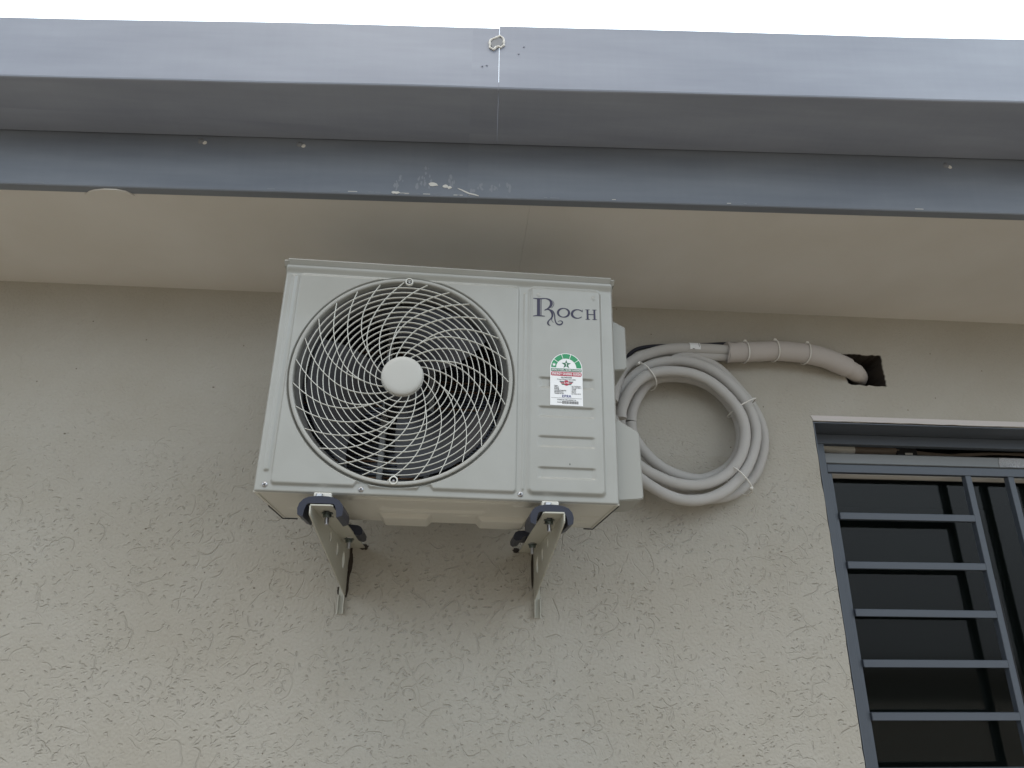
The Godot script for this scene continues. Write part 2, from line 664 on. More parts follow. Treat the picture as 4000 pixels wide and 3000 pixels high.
func build_setting() -> void:
	var st := begin()
	span(st, -30, 30, -0.2, 0, -30, 30)
	obj("ground", st, M.ground).set_meta("kind", "structure")
	# wall with its window opening and the hole for the pipes
	st = begin()
	var outline := PackedVector2Array([Vector2(-4, 0.002), Vector2(5, 0.002), Vector2(5, 2.80), Vector2(-4, 2.80)])
	var win := rough_poly([Vector2(1.1585, 0.98), Vector2(2.62, 0.98), Vector2(2.62, 2.3425), Vector2(1.1605, 2.3425)], 0.03, 0.0013)
	var hole := rough_poly([Vector2(1.300, 2.503), Vector2(1.306, 2.481), Vector2(1.316, 2.476), Vector2(1.442, 2.473), Vector2(1.4405, 2.588), Vector2(1.300, 2.590)], 0.009, 0.0021)
	plate(st, outline, [win, hole], -0.2, 0.0)
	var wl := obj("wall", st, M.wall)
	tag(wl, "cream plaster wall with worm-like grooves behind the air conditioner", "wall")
	# dark lining that paints the shade inside the pipe hole
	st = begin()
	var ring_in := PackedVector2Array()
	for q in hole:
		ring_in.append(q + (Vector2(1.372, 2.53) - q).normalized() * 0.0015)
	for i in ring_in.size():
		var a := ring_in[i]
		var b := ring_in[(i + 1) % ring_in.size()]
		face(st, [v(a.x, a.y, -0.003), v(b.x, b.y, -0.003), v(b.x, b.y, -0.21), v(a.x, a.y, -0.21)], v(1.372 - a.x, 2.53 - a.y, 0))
	obj("hole_shade_lining", st, M.crack_shade, wl)
	# smooth plaster bead over the window
	st = begin()
	var bead := PackedVector2Array()
	for i in 40:
		bead.append(Vector2(1.163 + i * 0.0372, 2.3428 + rng.randf_range(-0.0012, 0.0012)))
	bead.append(Vector2(2.62, 2.3605))
	bead.append(Vector2(1.155, 2.3605))
	plate(st, bead, [], 0.0003, 0.0028)
	obj("plaster_bead", st, M.reveal, wl)
	# broken plaster at the brackets, its shadowed gaps painted as dark patches
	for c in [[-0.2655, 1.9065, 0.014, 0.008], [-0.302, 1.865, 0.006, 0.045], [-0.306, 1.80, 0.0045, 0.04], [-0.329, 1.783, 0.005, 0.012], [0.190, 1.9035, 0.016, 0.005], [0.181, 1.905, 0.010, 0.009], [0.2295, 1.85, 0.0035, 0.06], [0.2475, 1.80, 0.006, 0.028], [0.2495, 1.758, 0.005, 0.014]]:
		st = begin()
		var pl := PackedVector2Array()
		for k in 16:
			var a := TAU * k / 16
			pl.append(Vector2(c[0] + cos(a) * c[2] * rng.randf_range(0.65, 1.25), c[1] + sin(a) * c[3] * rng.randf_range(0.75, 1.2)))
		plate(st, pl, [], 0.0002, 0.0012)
		obj("broken_plaster_shade", st, M.crack_shade, wl)

	# soffit of two boards with a hairline joint
	var sf := thing("soffit", "smooth beige soffit boarding under the grey eave", "soffit")
	for r in [[-4.0, 0.1889], [0.18935, 5.0]]:
		st = begin()
		var a0 := eave(r[0], -0.0005, 2.7325)
		var a1 := eave(r[1], -0.0005, 2.7325)
		face(st, [a0, a1, v(a1.x, a1.y, 0.0005), v(a0.x, a0.y, 0.0005)], v(0, -1, 0))
		var up := v(0, 0.02, 0)
		face(st, [a0 + up, a1 + up, v(a1.x, a1.y, 0.0005) + up, v(a0.x, a0.y, 0.0005) + up], v(0, 1, 0))
		face(st, [a0, a0 + up, v(a0.x, a0.y, 0.0005) + up, v(a0.x, a0.y, 0.0005)], v(-1, 0, 0))
		face(st, [a1, a1 + up, v(a1.x, a1.y, 0.0005) + up, v(a1.x, a1.y, 0.0005)], v(1, 0, 0))
		obj("soffit_board", st, M.soffit, sf)
	# dab of filler run over the fascia lip
	st = begin()
	var dab := PackedVector2Array()
	for q in [[-0.062, -0.010], [-0.045, 0.004], [-0.028, 0.011], [0.0, 0.0165], [0.03, 0.0165], [0.052, 0.009], [0.063, -0.004], [0.066, -0.010]]:
		dab.append(Vector2(q[0], q[1]))
	var ex := Vector3(0.99931, 0, 0.03722)
	var en := Vector3(-0.03722, 0, 0.99931)
	plate(st, dab, [], 0.0, 0.0035, Transform3D(Basis(ex, en, v(0, -1, 0)), eave(-0.915, 0.004, 2.7308)))
	obj("filler_dab", st, M.soffit, sf)

	# fascia
	var fb := thing("fascia_board", "dark grey fascia board scuffed with white plaster above the soffit", "fascia board")
	st = begin()
	var fp := [Vector2(0.0005, 2.7312), Vector2(0.0255, 2.7312), Vector2(0.0278, 2.7335), Vector2(0.0285, 2.738), Vector2(0.0285, 3.09), Vector2(0.0005, 3.09)]
	loft(st, -4.0, fp, 5.0, fp)
	obj("board", st, M.fascia, fb)
	var fx := Transform3D(Basis(ex, v(0, 1, 0), -en * -1.0), eave(0, 0.0285, 2.7312))
	# chips and runs of white plaster: [u, height above the lip, half width, half height, slant]
	for c in [[-0.068, 0.0365, 0.0125, 0.006, 0.0], [-0.037, 0.031, 0.007, 0.005, 0.0], [-0.026, 0.028, 0.006, 0.004, -0.3], [0.017, 0.0165, 0.020, 0.0022, -0.45], [0.04, 0.0085, 0.012, 0.0015, -0.3], [-0.165, 0.0075, 0.010, 0.004, 0.0]]:
		st = begin()
		var pl2 := PackedVector2Array()
		for k in 14:
			var a := TAU * k / 14
			var q2 := Vector2(cos(a) * c[2] * rng.randf_range(0.7, 1.25), sin(a) * c[3] * rng.randf_range(0.6, 1.3)).rotated(c[4])
			pl2.append(q2 + Vector2(c[0], c[1]))
		plate(st, pl2, [], 0.0003, 0.0016, fx)
		obj("plaster_chip", st, M.splash, fb)
	for c in [[-0.16, 0.036, 0.010, 0.020, -0.5], [-0.105, 0.042, 0.006, 0.026, -0.1], [-0.085, 0.055, 0.009, 0.034, 0.15], [-0.02, 0.045, 0.009, 0.020, 0.5], [0.045, 0.028, 0.018, 0.008, 0.35], [0.09, 0.032, 0.020, 0.007, 0.2], [0.128, 0.036, 0.008, 0.016, -0.2]]:
		st = begin()
		for f in 9:
			var mid := Vector2(rng.randf_range(-1, 1) * c[2], rng.randf_range(-1, 1) * c[3]).rotated(c[4]) + Vector2(c[0], c[1])
			var pl3 := PackedVector2Array()
			var rx := rng.randf_range(0.0012, 0.0042)
			for k in 9:
				var a := TAU * k / 9
				pl3.append(mid + Vector2(cos(a) * rx * rng.randf_range(0.5, 1.3), sin(a) * rx * 2.2 * rng.randf_range(0.5, 1.3)))
			plate(st, pl3, [], 0.0001, 0.0004 + f * 0.00002, fx)
		obj("plaster_smear", st, M.smear, fb).set_meta("kind", "stuff")
	# white edge rubs along the lip
	for k in 26:
		var u0 := rng.randf_range(-0.33, 0.42) if k < 18 else rng.randf_range(-1.2, 1.4)
		st = begin()
		box(st, fx * v(u0, rng.randf_range(0.0055, 0.0075), 0.0002), v(rng.randf_range(0.004, 0.026), 0.0013, 0.0008), 0.0, fx.basis)
		obj("edge_rub", st, M.splash if k % 3 == 0 else M.smear, fb)
	# fixing screws close under the gutter
	for u in [-0.69, -0.43, 1.34]:
		st = begin()
		lathe(st, [Vector2(0.0, 0.004), Vector2(0.006, 0.003), Vector2(0.009, 0.0003)], 12, Transform3D(fx.basis, fx * v(u, 0.153, 0.0)), true)
		obj("screw", st, M.sealant_dark, fb)
		st = begin()
		lathe(st, [Vector2(0.0, 0.0015), Vector2(0.005, 0.001), Vector2(0.006, 0.0002)], 10, Transform3D(fx.basis, fx * v(u + 0.010, 0.148, 0.0)), true)
		obj("paint_chip", st, M.splash, fb)

	# gutter of two overlapping lengths
	var gt := thing("roof_gutter", "grey painted box gutter along the eave with a sealed joint", "gutter")
	st = begin()
	wavy(st, -4.0, 0.0965, 0.0, 0.0)
	obj("gutter_length", st, M.gutter, gt)
	st = begin()
	wavy(st, 0.097, 5.0, 0.0068, 0.0004)
	obj("gutter_length", st, M.gutter, gt)
	# sealant at the joint: a ragged ring round a rivet hole, and a bead below
	var jx := Transform3D(Basis(ex, v(0, 1, 0), en), eave(0.0905, 0.2362, 3.0455))
	st = begin()
	var ring := []
	for k in 22:
		var a := TAU * k / 22
		var rr := 0.0165 + 0.0035 * sin(a * 2 + 0.6) + rng.randf_range(-0.0018, 0.0018) - (0.004 if k in [16, 17, 18] else 0.0)
		ring.append(jx * v(cos(a) * rr, sin(a) * rr * 1.35, 0.0015))
	tube(st, spline(ring, 2, true), 0.0028, 7, true, 1.0, 0.3)
	obj("sealant_ring", st, M.splash, gt)
	st = begin()
	var blob := PackedVector2Array()
	for k in 16:
		var a := TAU * k / 16
		blob.append(Vector2(cos(a), sin(a) * 1.35) * (0.0135 + 0.003 * sin(2 * a + 0.6) + rng.randf_range(-0.001, 0.001)))
	plate(st, blob, [], 0.0002, 0.0018, jx)
	obj("sealant_patch", st, M.sealant_dark, gt)
	for q in [[0.055, -0.032], [0.068, -0.008], [-0.035, -0.075], [-0.024, -0.072]]:
		st = begin()
		lathe(st, [Vector2(0.0, 0.002), Vector2(0.0017, 0.0015), Vector2(0.0026, 0.0)], 8, Transform3D(jx.basis, jx * v(q[0], q[1], 0.0002)), true)
		obj("sealant_drop", st, M.gutter, gt)

	# unseen roof over the house, added to block light from above
	st = begin()
	var ra := eave(-4, 0.045, 3.105)
	var rb := eave(5, 0.045, 3.105)
	var back := v(0, 0.95, -3.9)
	face(st, [ra, rb, rb + back, ra + back], v(0, 1, 0))
	var dn := v(0, -0.03, 0)
	face(st, [ra + dn, rb + dn, rb + back + dn, ra + back + dn], v(0, -1, 0))
	face(st, [ra, rb, rb + dn, ra + dn], v(0, 0, 1))
	tag(obj("unseen_roof_sheet", st, M.roof), "unseen grey sheet roof above the gutter, added to block light", "roof")

	# the room behind the window
	st = begin()
	for b in [[-0.6, 4.2, -0.1, 0.0, -3.2, -0.2], [-0.6, 4.2, 2.74, 2.84, -3.2, -0.2], [-0.7, -0.6, -0.1, 2.84, -3.2, -0.2], [4.2, 4.3, -0.1, 2.84, -3.2, -0.2], [-0.7, 4.3, -0.1, 2.84, -3.3, -3.2]]:
		span(st, b[0], b[1], b[2], b[3], b[4], b[5])
	obj("interior_wall", st, M.room).set_meta("kind", "structure")

func build_window() -> void:
	var gr := thing("window_grille", "slate grey steel burglar grille of square bars over the window", "window grille")
	var st: SurfaceTool
	# flat steel lining of the opening
	for b in [[1.1640, 2.6160, 2.3370, 2.3400], [1.1640, 1.1670, 0.986, 2.3368], [2.6130, 2.6160, 0.986, 2.3368], [1.1672, 2.6128, 0.9865, 0.9895]]:
		st = begin()
		span(st, b[0], b[1], b[2], b[3], -0.196, -0.003)
		obj("lining", st, M.frame, gr)
	for b in [[1.1675, 1.2521, -0.150, -0.120], [1.2535, 1.2715, -0.160, -0.131], [2.5450, 2.6125, -0.150, -0.120]]:
		st = begin()
		span(st, b[0], b[1], 0.990, 2.3015 if b[0] != 1.2535 else 2.2020, b[2], b[3], 0.0012)
		obj("jamb", st, M.frame, gr)
	st = begin()
	span(st, 1.1675, 2.6125, 2.3025, 2.3365, -0.150, -0.120, 0.0012)
	obj("head", st, M.frame, gr)
	st = begin()
	span(st, 1.2525, 2.545, 2.2025, 2.2303, -0.1435, -0.121, 0.0012)
	obj("rail", st, M.frame, gr)
	for sidek in 2:
		for y in [2.0661, 1.9067, 1.7584, 1.6090, 1.4596, 1.3097, 1.1598, 1.0440]:
			st = begin()
			var x0 := 1.2705 if sidek == 0 else 2.230
			var x1 := 1.7425 if sidek == 0 else 2.5455
			box(st, v((x0 + x1) / 2, y - 0.0114, -0.1305), v(x1 - x0, 0.0227, 0.0205), 0.0014, Basis(v(0, 0, 1), rng.randf_range(-0.004, 0.004)))
			obj("bar", st, M.frame, gr)
	for x in [1.7533, 1.9087, 2.0641, 2.2195]:
		st = begin()
		box(st, v(x, 1.596, -0.1325), v(0.0216, 1.212, 0.0225), 0.0014)
		obj("upright_bar", st, M.frame, gr)

	var wn := thing("window", "dark window with foil taped rail set behind the steel grille", "window")
	st = begin()
	span(st, 1.1675, 2.6125, 2.2450, 2.2836, -0.180, -0.165, 0.003)
	obj("transom", st, M.alu, wn)
	st = begin()
	span(st, 1.1675, 2.6125, 2.1990, 2.2312, -0.1965, -0.1815, 0.002)
	obj("sash_rail", st, M.pale_rail, wn)
	st = begin()
	span(st, 1.7980, 1.8210, 0.990, 1.8620, -0.1965, -0.186, 0.002)
	obj("sash_stile", st, M.dark, wn)
	st = begin()
	span(st, 1.168, 2.612, 0.990, 2.1985, -0.1995, -0.1970)
	obj("pane", st, M.glass, wn)
	# foil tape stuck on the transom
	st = begin()
	var n := 60
	var rows := []
	for i in n + 1:
		var x := 1.9120 + i * 0.0115
		var top := 2.2815 + rng.randf_range(-0.0006, 0.0006)
		rows.append([v(x + (0.006 if i == 0 else 0.0), top, -0.1644 + rng.randf_range(0, 0.0012)), v(x + rng.randf_range(-0.002, 0.002), 2.265, -0.1643 + rng.randf_range(0, 0.0016)), v(x, 2.2475, -0.1644 + rng.randf_range(0, 0.0012))])
	for i in n:
		for k in 2:
			face(st, [rows[i][k], rows[i + 1][k], rows[i + 1][k + 1], rows[i][k + 1]], v(0, 0, 1))
	obj("foil_tape", st, M.foil, wn)

	# pipe end and connector that show in the gap over the transom
	var ip := thing("indoor_pipe", "pale pipe end and black connector seen through gap over window", "pipe")
	st = begin()
	tube(st, spline([v(1.24, 2.318, -0.215), v(1.30, 2.317, -0.215), v(1.38, 2.311, -0.215), v(1.408, 2.312, -0.215)], 4), 0.0195, 14)
	obj("foam_end", st, M.tie, ip)
	st = begin()
	tube(st, spline([v(1.405, 2.312, -0.217), v(1.48, 2.311, -0.217), v(1.575, 2.311, -0.217)], 3), 0.0175, 12)
	obj("pipe", st, M.copper_tube, ip)
	st = begin()
	span(st, 1.563, 1.642, 2.290, 2.332, -0.245, -0.200, 0.003)
	obj("connector", st, M.dark, ip)
	st = begin()
	span(st, 1.594, 1.622, 2.2935, 2.3005, -0.1998, -0.1988)
	obj("connector_label", st, M.tie, ip)
	for k in 2:
		st = begin()
		tube(st, spline([v(1.64, 2.314 - k * 0.006, -0.225), v(1.74, 2.305 - k * 0.003, -0.222), v(1.84, 2.304 + k * 0.004, -0.22), v(1.96, 2.313, -0.22), v(2.2, 2.316 - k * 0.009, -0.22)], 5), 0.0048, 8)
		obj("wire", st, M.copper_tube, ip)

# ---------------------------------------------------------------- the outdoor unit
const FC := Vector2(-0.1035, 0.2845)

func panel_height(x: float, y: float) -> float:
	var z := -0.005
	var notch: float = 0.0150 + 0.0117 * smooth(0.0195, 0.009, abs(x + 0.175)) + 0.0105 * smooth(0.0195, 0.009, abs(x + 0.034))
	var sd: float = max(sd_rr(x, y, -0.3755, 0.1730, 0.0145, 0.5475, 0.013), notch - y)
	z += 0.0052 * smooth(0.0, -0.0065, sd)
	sd = sd_rr(x, y, -0.3925, -0.3795, 0.046, 0.542, 0.005)
	z += 0.0036 * smooth(0.001, -0.0045, sd)
	sd = sd_rr(x, y, 0.1935, 0.3800, 0.0140, 0.5500, 0.016)
	z += 0.0066 * smooth(0.0, -0.0095, sd)
	sd = sd_rr(x, y, 0.1838, 0.1876, 0.026, 0.5275, 0.0015)
	z += 0.0022 * smooth(0.0012, -0.0012, sd)
	for b in [0.2884, 0.2148, 0.1415, 0.0671]:
		var dy: float = 0.0122 - abs(y - b)
		if dy > -0.004 and x > 0.19 and x < 0.38:
			var w := smooth(0.2165, 0.2300, x) * smooth(0.3570, 0.3440, x)
			z -= 0.0034 * w * smooth(-0.0012, 0.0018, dy)
	for sx in [0.2194, 0.3586]:
		var dd := Vector2(x - sx, y - 0.5218).length()
		z += 0.0011 * smooth(0.0058, 0.003, dd)
	z += 0.0065 * smooth(0.544, 0.563, y)  # slant shaped in to darken the strip under the lid
	var r := Vector2(x, y).distance_to(FC)
	z = lerp(z, -0.009, smooth(0.2665, 0.2630, r))
	var e: float = 0.41 - abs(x)
	var rad := 0.0105
	if e < rad:
		z -= rad - sqrt(max(rad * rad - (rad - e) * (rad - e), 0.0))
	if y < 0.004:
		z -= 0.004 - sqrt(max(0.004 * 0.004 - (0.004 - y) * (0.004 - y), 0.0))
	return z

func front_panel() -> ArrayMesh:
	var nx := 410
	var ny := 283
	var step := 0.002
	var pos := PackedVector3Array()
	var nor := PackedVector3Array()
	var idx := PackedInt32Array()
	var h := PackedFloat32Array()
	h.resize((nx + 1) * (ny + 1))
	for j in ny + 1:
		for i in nx + 1:
			h[j * (nx + 1) + i] = panel_height(-0.41 + i * step, j * step)
	for j in ny + 1:
		for i in nx + 1:
			var k := j * (nx + 1) + i
			pos.append(v(-0.41 + i * step, j * step, h[k]))
			var dx := (h[k + (1 if i < nx else 0)] - h[k - (1 if i > 0 else 0)]) / (step * (2.0 if i > 0 and i < nx else 1.0))
			var dy := (h[k + (nx + 1 if j < ny else 0)] - h[k - (nx + 1 if j > 0 else 0)]) / (step * (2.0 if j > 0 and j < ny else 1.0))
			nor.append(v(-dx, -dy, 1).normalized())
	for j in ny:
		for i in nx:
			var c := Vector2(-0.41 + (i + 0.5) * step, (j + 0.5) * step)
			if c.distance_to(FC) < 0.2545:
				continue
			var a := j * (nx + 1) + i
			idx.append_array([a, a + nx + 2, a + 1, a, a + nx + 1, a + nx + 2])
	var arr := []
	arr.resize(Mesh.ARRAY_MAX)
	arr[Mesh.ARRAY_VERTEX] = pos
	arr[Mesh.ARRAY_NORMAL] = nor
	arr[Mesh.ARRAY_INDEX] = idx
	var m := ArrayMesh.new()
	m.add_surface_from_arrays(Mesh.PRIMITIVE_TRIANGLES, arr)
	m.surface_set_material(0, M.white)
	return m

func pan_height(x: float, z: float) -> float:
	# underside of the base pan: pressed ribs and two deeper pads at the back
	var y := 0.003
	var sd := sd_rr(x, z, -0.15, 0.115, -0.192, -0.100, 0.03)
	y += 0.006 * smooth(0.004, -0.012, sd)
	sd = sd_rr(x, z, -0.205, 0.22, -0.085, -0.035, 0.02)
	y -= 0.0035 * smooth(0.003, -0.008, sd)
	for q in [[-0.155, -0.022], [0.092, 0.225]]:
		sd = sd_rr(x, z, q[0], q[1], -0.36, -0.215, 0.012)
		y -= 0.0115 * smooth(0.0, -0.014, sd)
	for q in [[0.06, -0.222], [0.19, -0.06], [-0.345, -0.2], [0.36, -0.25]]:
		var d := Vector2((x - q[0]) / 2.2, z - q[1]).length()
		y -= 0.003 * smooth(0.012, 0.006, d)
	sd = sd_rr(x, z, 0.345, 0.395, -0.175, -0.165, 0.004)
	y += 0.003 * smooth(0.001, -0.002, sd)
	return y

func base_pan() -> ArrayMesh:
	var nx := 202
	var nz := 79
	var pos := PackedVector3Array()
	var nor := PackedVector3Array()
	var idx := PackedInt32Array()
	for j in nz + 1:
		for i in nx + 1:
			var x := -0.404 + i * 0.004
			var z := -0.013 - j * 0.004
			pos.append(v(x, pan_height(x, z), z))
			var dx := (pan_height(x + 0.002, z) - pan_height(x - 0.002, z)) / 0.004
			var dz := (pan_height(x, z + 0.002) - pan_height(x, z - 0.002)) / 0.004
			nor.append(v(dx, -1, dz).normalized())
	for j in nz:
		for i in nx:
			var a := j * (nx + 1) + i
			idx.append_array([a, a + 1, a + nx + 2, a, a + nx + 2, a + nx + 1])
	# turned-up rim at the back
	var start := pos.size()
	for i in nx + 1:
		var p := pos[nz * (nx + 1) + i]
		pos.append(p)
		pos.append(v(p.x, 0.03, p.z))
		nor.append(v(0, 0, -1))
		nor.append(v(0, 0, -1))
	for i in nx:
		var a := start + i * 2
		idx.append_array([a, a + 1, a + 3, a, a + 3, a + 2])
	var arr := []
	arr.resize(Mesh.ARRAY_MAX)
	arr[Mesh.ARRAY_VERTEX] = pos
	arr[Mesh.ARRAY_NORMAL] = nor
	arr[Mesh.ARRAY_INDEX] = idx
	var m := ArrayMesh.new()
	m.add_surface_from_arrays(Mesh.PRIMITIVE_TRIANGLES, arr)
	m.surface_set_material(0, M.pan)
	return m

func spiral_angle(t: float) -> float:
	# degrees turned between the hub and the share t of the outer radius
	var ts := [0.20, 0.275, 0.38, 0.533, 0.70, 0.954, 1.0]
	var an := [0.0, 12.0, 23.0, 36.0, 50.0, 69.0, 72.0]
	for i in ts.size() - 1:
		if t <= ts[i + 1]:
			var u: float = (t - ts[i]) / (ts[i + 1] - ts[i])
			var m0: float = 150.0 if i == 0 else (an[i + 1] - an[i - 1]) / (ts[i + 1] - ts[i - 1])
			var m1: float = 72.0 if i + 2 >= ts.size() else (an[i + 2] - an[i]) / (ts[i + 2] - ts[i])
			var d: float = ts[i + 1] - ts[i]
			return (2 * u * u * u - 3 * u * u + 1) * an[i] + (u * u * u - 2 * u * u + u) * d * m0 + (-2 * u * u * u + 3 * u * u) * an[i + 1] + (u * u * u - u * u) * d * m1
	return an[-1]

func cover(st: SurfaceTool, outline: Array, z0: float, z1: float, b: float) -> void:
	# an outline with a chamfered front edge; outline runs counter-clockwise
	var n := outline.size()
	var inner := []
	for i in n:
		var p: Vector2 = outline[i]
		var a: Vector2 = (p - outline[(i - 1 + n) % n]).normalized()
		var c: Vector2 = (outline[(i + 1) % n] - p).normalized()
		var n1 := Vector2(-a.y, a.x)
		var n2 := Vector2(-c.y, c.x)
		inner.append(p + (n1 + n2) / (1.0 + n1.dot(n2)) * b)
	var front := []
	for p in inner:
		front.append(v(p.x, p.y, z1))
	face(st, front, v(0, 0, 1))
	var backp := []
	for p in outline:
		backp.append(v(p.x, p.y, z0))
	face(st, backp, v(0, 0, -1))
	for i in n:
		var j := (i + 1) % n
		var p: Vector2 = outline[i]
		var q: Vector2 = outline[j]
		var o := v(q.y - p.y, -(q.x - p.x), 0)
		face(st, [v(p.x, p.y, z0), v(q.x, q.y, z0), v(q.x, q.y, z1 - b), v(p.x, p.y, z1 - b)], o)
		face(st, [v(p.x, p.y, z1 - b), v(q.x, q.y, z1 - b), v(inner[j].x, inner[j].y, z1), v(inner[i].x, inner[i].y, z1)], o + v(0, 0, 1) * o.length())

func screw(parent: Node, at: Vector3, r: float, m: Material, turn: float) -> void:
	var st := begin()
	lathe(st, [Vector2(0, r * 0.55), Vector2(r * 0.5, r * 0.48), Vector2(r * 0.85, r * 0.28), Vector2(r, 0.0)], 16, Transform3D(Basis(), at), true)
	var s := obj("screw", st, m, parent)
	st = begin()
	box(st, at + v(0, 0, r * 0.52), v(r * 1.05, r * 0.26, r * 0.12), 0, Basis(v(0, 0, 1), turn))
	box(st, at + v(0, 0, r * 0.525), v(r * 0.26, r * 1.05, r * 0.12), 0, Basis(v(0, 0, 1), turn))
	obj("screw_slot", st, M.dark, s)

func build_unit() -> void:
	var roll := Basis(v(0, 0, 1), -0.0129)
	var yaw := Basis(v(0, 1, 0), 0.0112)
	var u := thing("outdoor_unit", "white air conditioner outdoor unit with round spiral fan guard", "air conditioner", v(-0.038, 1.9365, 0.5732), yaw * roll)
	var st: SurfaceTool
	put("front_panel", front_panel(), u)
	put("base_pan", base_pan(), u)
	# cabinet sides, back, divider and the folds of the front panel
	st = begin()
	span(st, -0.4100, -0.4085, 0.0045, 0.5655, -0.3300, -0.0158)
	span(st, 0.4085, 0.4100, 0.0045, 0.5655, -0.3300, -0.0158)
	span(st, -0.4085, 0.4085, 0.0300, 0.5655, -0.3300, -0.3270)
	obj("cabinet", st, M.white, u)
	st = begin()
	span(st, -0.4085, 0.4085, 0.0000, 0.0022, -0.0240, -0.0088)
	span(st, -0.4098, -0.4040, 0.0008, 0.0045, -0.326, -0.024)
	span(st, 0.4040, 0.4098, 0.0008, 0.0045, -0.326, -0.024)
	obj("bottom_fold", st, M.pan, u)
	st = begin()
	span(st, -0.4108, -0.4092, -0.0012, 0.0040, -0.3302, -0.165)
	span(st, -0.4108, -0.372, -0.0012, 0.0020, -0.3318, -0.3302)
	obj("seam", st, M.dark, u)
	st = begin()
	span(st, 0.4092, 0.4108, -0.0012, 0.0040, -0.3302, -0.022)
	span(st, 0.385, 0.4108, -0.0012, 0.0020, -0.3318, -0.3302)
	obj("seam", st, M.dark, u)
	st = begin()
	span(st, 0.1850, 0.1865, 0.02, 0.565, -0.326, -0.02)
	span(st, -0.404, 0.404, 0.012, 0.014, -0.326, -0.02)
	obj("divider", st, M.inner, u)
	# lid with rolled edges and clipped corners; lip slanted to shade it darker
	st = begin()
	for q in [[-0.4128, -0.404, 0.0052], [-0.404, 0.404, 0.0], [0.404, 0.4128, 0.0052]]:
		var cut: float = q[2]
		var sec := PackedVector2Array([Vector2(-0.333, 0.5632), Vector2(-0.0032, 0.5632), Vector2(0.0058, 0.5790 - cut), Vector2(0.0046, 0.5824 - cut), Vector2(-0.0015, 0.5842 - cut), Vector2(-0.333, 0.5842 - cut)])
		plate(st, sec, [], q[0], q[1], Transform3D(Basis(v(0, 0, 1), v(0, 1, 0), v(1, 0, 0)), Vector3.ZERO))
	obj("lid", st, M.white, u)

	# fan guard: ring frame with rings, ribs and a hub cap
	var at := Transform3D(Basis(), v(FC.x, FC.y, 0))
	st = begin()
	lathe(st, [Vector2(0.2612, -0.009), Vector2(0.2612, 0.0010), Vector2(0.2604, 0.0028), Vector2(0.2585, 0.0036), Vector2(0.2550, 0.0034), Vector2(0.2528, 0.0020), Vector2(0.2515, -0.0020), Vector2(0.2508, -0.0160)], 120, at)
	var fg := obj("fan_guard", st, M.rim, u)
	for k in range(1, 15):
		var r := 0.0490 + k * 0.01345
		var pts := []
		for i in 110:
			pts.append(FC + Vector2(cos(TAU * i / 110), sin(TAU * i / 110)) * r)
		st = begin()
		rib(st, pts, 0.0017, -0.0045, 0.0012, true)
		obj("guard_ring", st, M.grille, fg)
	var base_deg := 112.0
	for k in 27:
		var g := int(k / 3.0)
		var kind := k % 3
		var hub_deg := base_deg + g * 40.0
		var outer_shift := (kind - 0) * 13.333
		var pts := []
		var t0 := 0.20 if kind < 2 else 0.37
		for i in 31:
			var t: float = lerp(t0, 1.0, i / 30.0)
			# the second and third ribs of each set of three run together inside the join
			var inner_shift := 0.0 if kind == 0 else 20.0
			var blend := smooth(0.20, 0.95, t) if kind == 1 else smooth(0.36, 0.80, t)
			if kind == 2:
				blend = pow(blend, 0.75)
				inner_shift = lerp(20.0, 13.333, smooth(0.20, 0.95, 0.37))
			var deg: float = hub_deg + lerp(inner_shift, outer_shift, blend) - spiral_angle(t)
			pts.append(FC + Vector2(cos(deg_to_rad(deg)), sin(deg_to_rad(deg))) * 0.2512 * t)
		st = begin()
		rib(st, pts, 0.0017, -0.0035, 0.0022)
		obj("guard_rib", st, M.grille, fg)
	st = begin()
	lathe(st, [Vector2(0.0, 0.0128), Vector2(0.020, 0.0127), Vector2(0.036, 0.0122), Vector2(0.044, 0.0112), Vector2(0.0476, 0.0092), Vector2(0.0490, 0.0062)], 72, at, true)
	lathe(st, [Vector2(0.0490, 0.0062), Vector2(0.0478, 0.0050), Vector2(0.0478, 0.0030), Vector2(0.0500, 0.0022), Vector2(0.0500, -0.004), Vector2(0.0, -0.004)], 72, at)
	obj("hub_cap", st, M.hub, fg)
	for yy in [0.5363, 0.0340]:
		st = begin()
		var bx := Transform3D(Basis(), v(-0.1048, yy, 0.0))
		lathe(st, [Vector2(0.0098, -0.002), Vector2(0.0098, 0.0052), Vector2(0.0088, 0.0064), Vector2(0.0074, 0.0064), Vector2(0.0068, 0.0050)], 24, bx)
		obj("screw_boss", st, M.grille, fg)
		st = begin()
		lathe(st, [Vector2(0.0068, 0.0050), Vector2(0.0066, -0.0010), Vector2(0.0, -0.0010)], 20, bx, false, true)
		obj("screw_recess", st, M.dark, fg)
		st = begin()
		lathe(st, [Vector2(0.0, 0.0028), Vector2(0.003, 0.0022), Vector2(0.0046, -0.0009)], 12, bx, true)
		obj("screw", st, M.steel, fg)

	# inside: shroud, fan, motor and its posts, condenser fins
	st = begin()
	lathe(st, [Vector2(0.2506, -0.0165), Vector2(0.2470, -0.0270), Vector2(0.2440, -0.0400), Vector2(0.2440, -0.0900), Vector2(0.2490, -0.1050)], 72, at, true, true)
	obj("fan_shroud", st, M.shroud, u)
	var fan := begin()
	lathe(fan, [Vector2(0.0, -0.050), Vector2(0.030, -0.050), Vector2(0.046, -0.058), Vector2(0.050, -0.072), Vector2(0.050, -0.135)], 36, at, true)
	var fn := obj("fan", fan, M.blade, u)
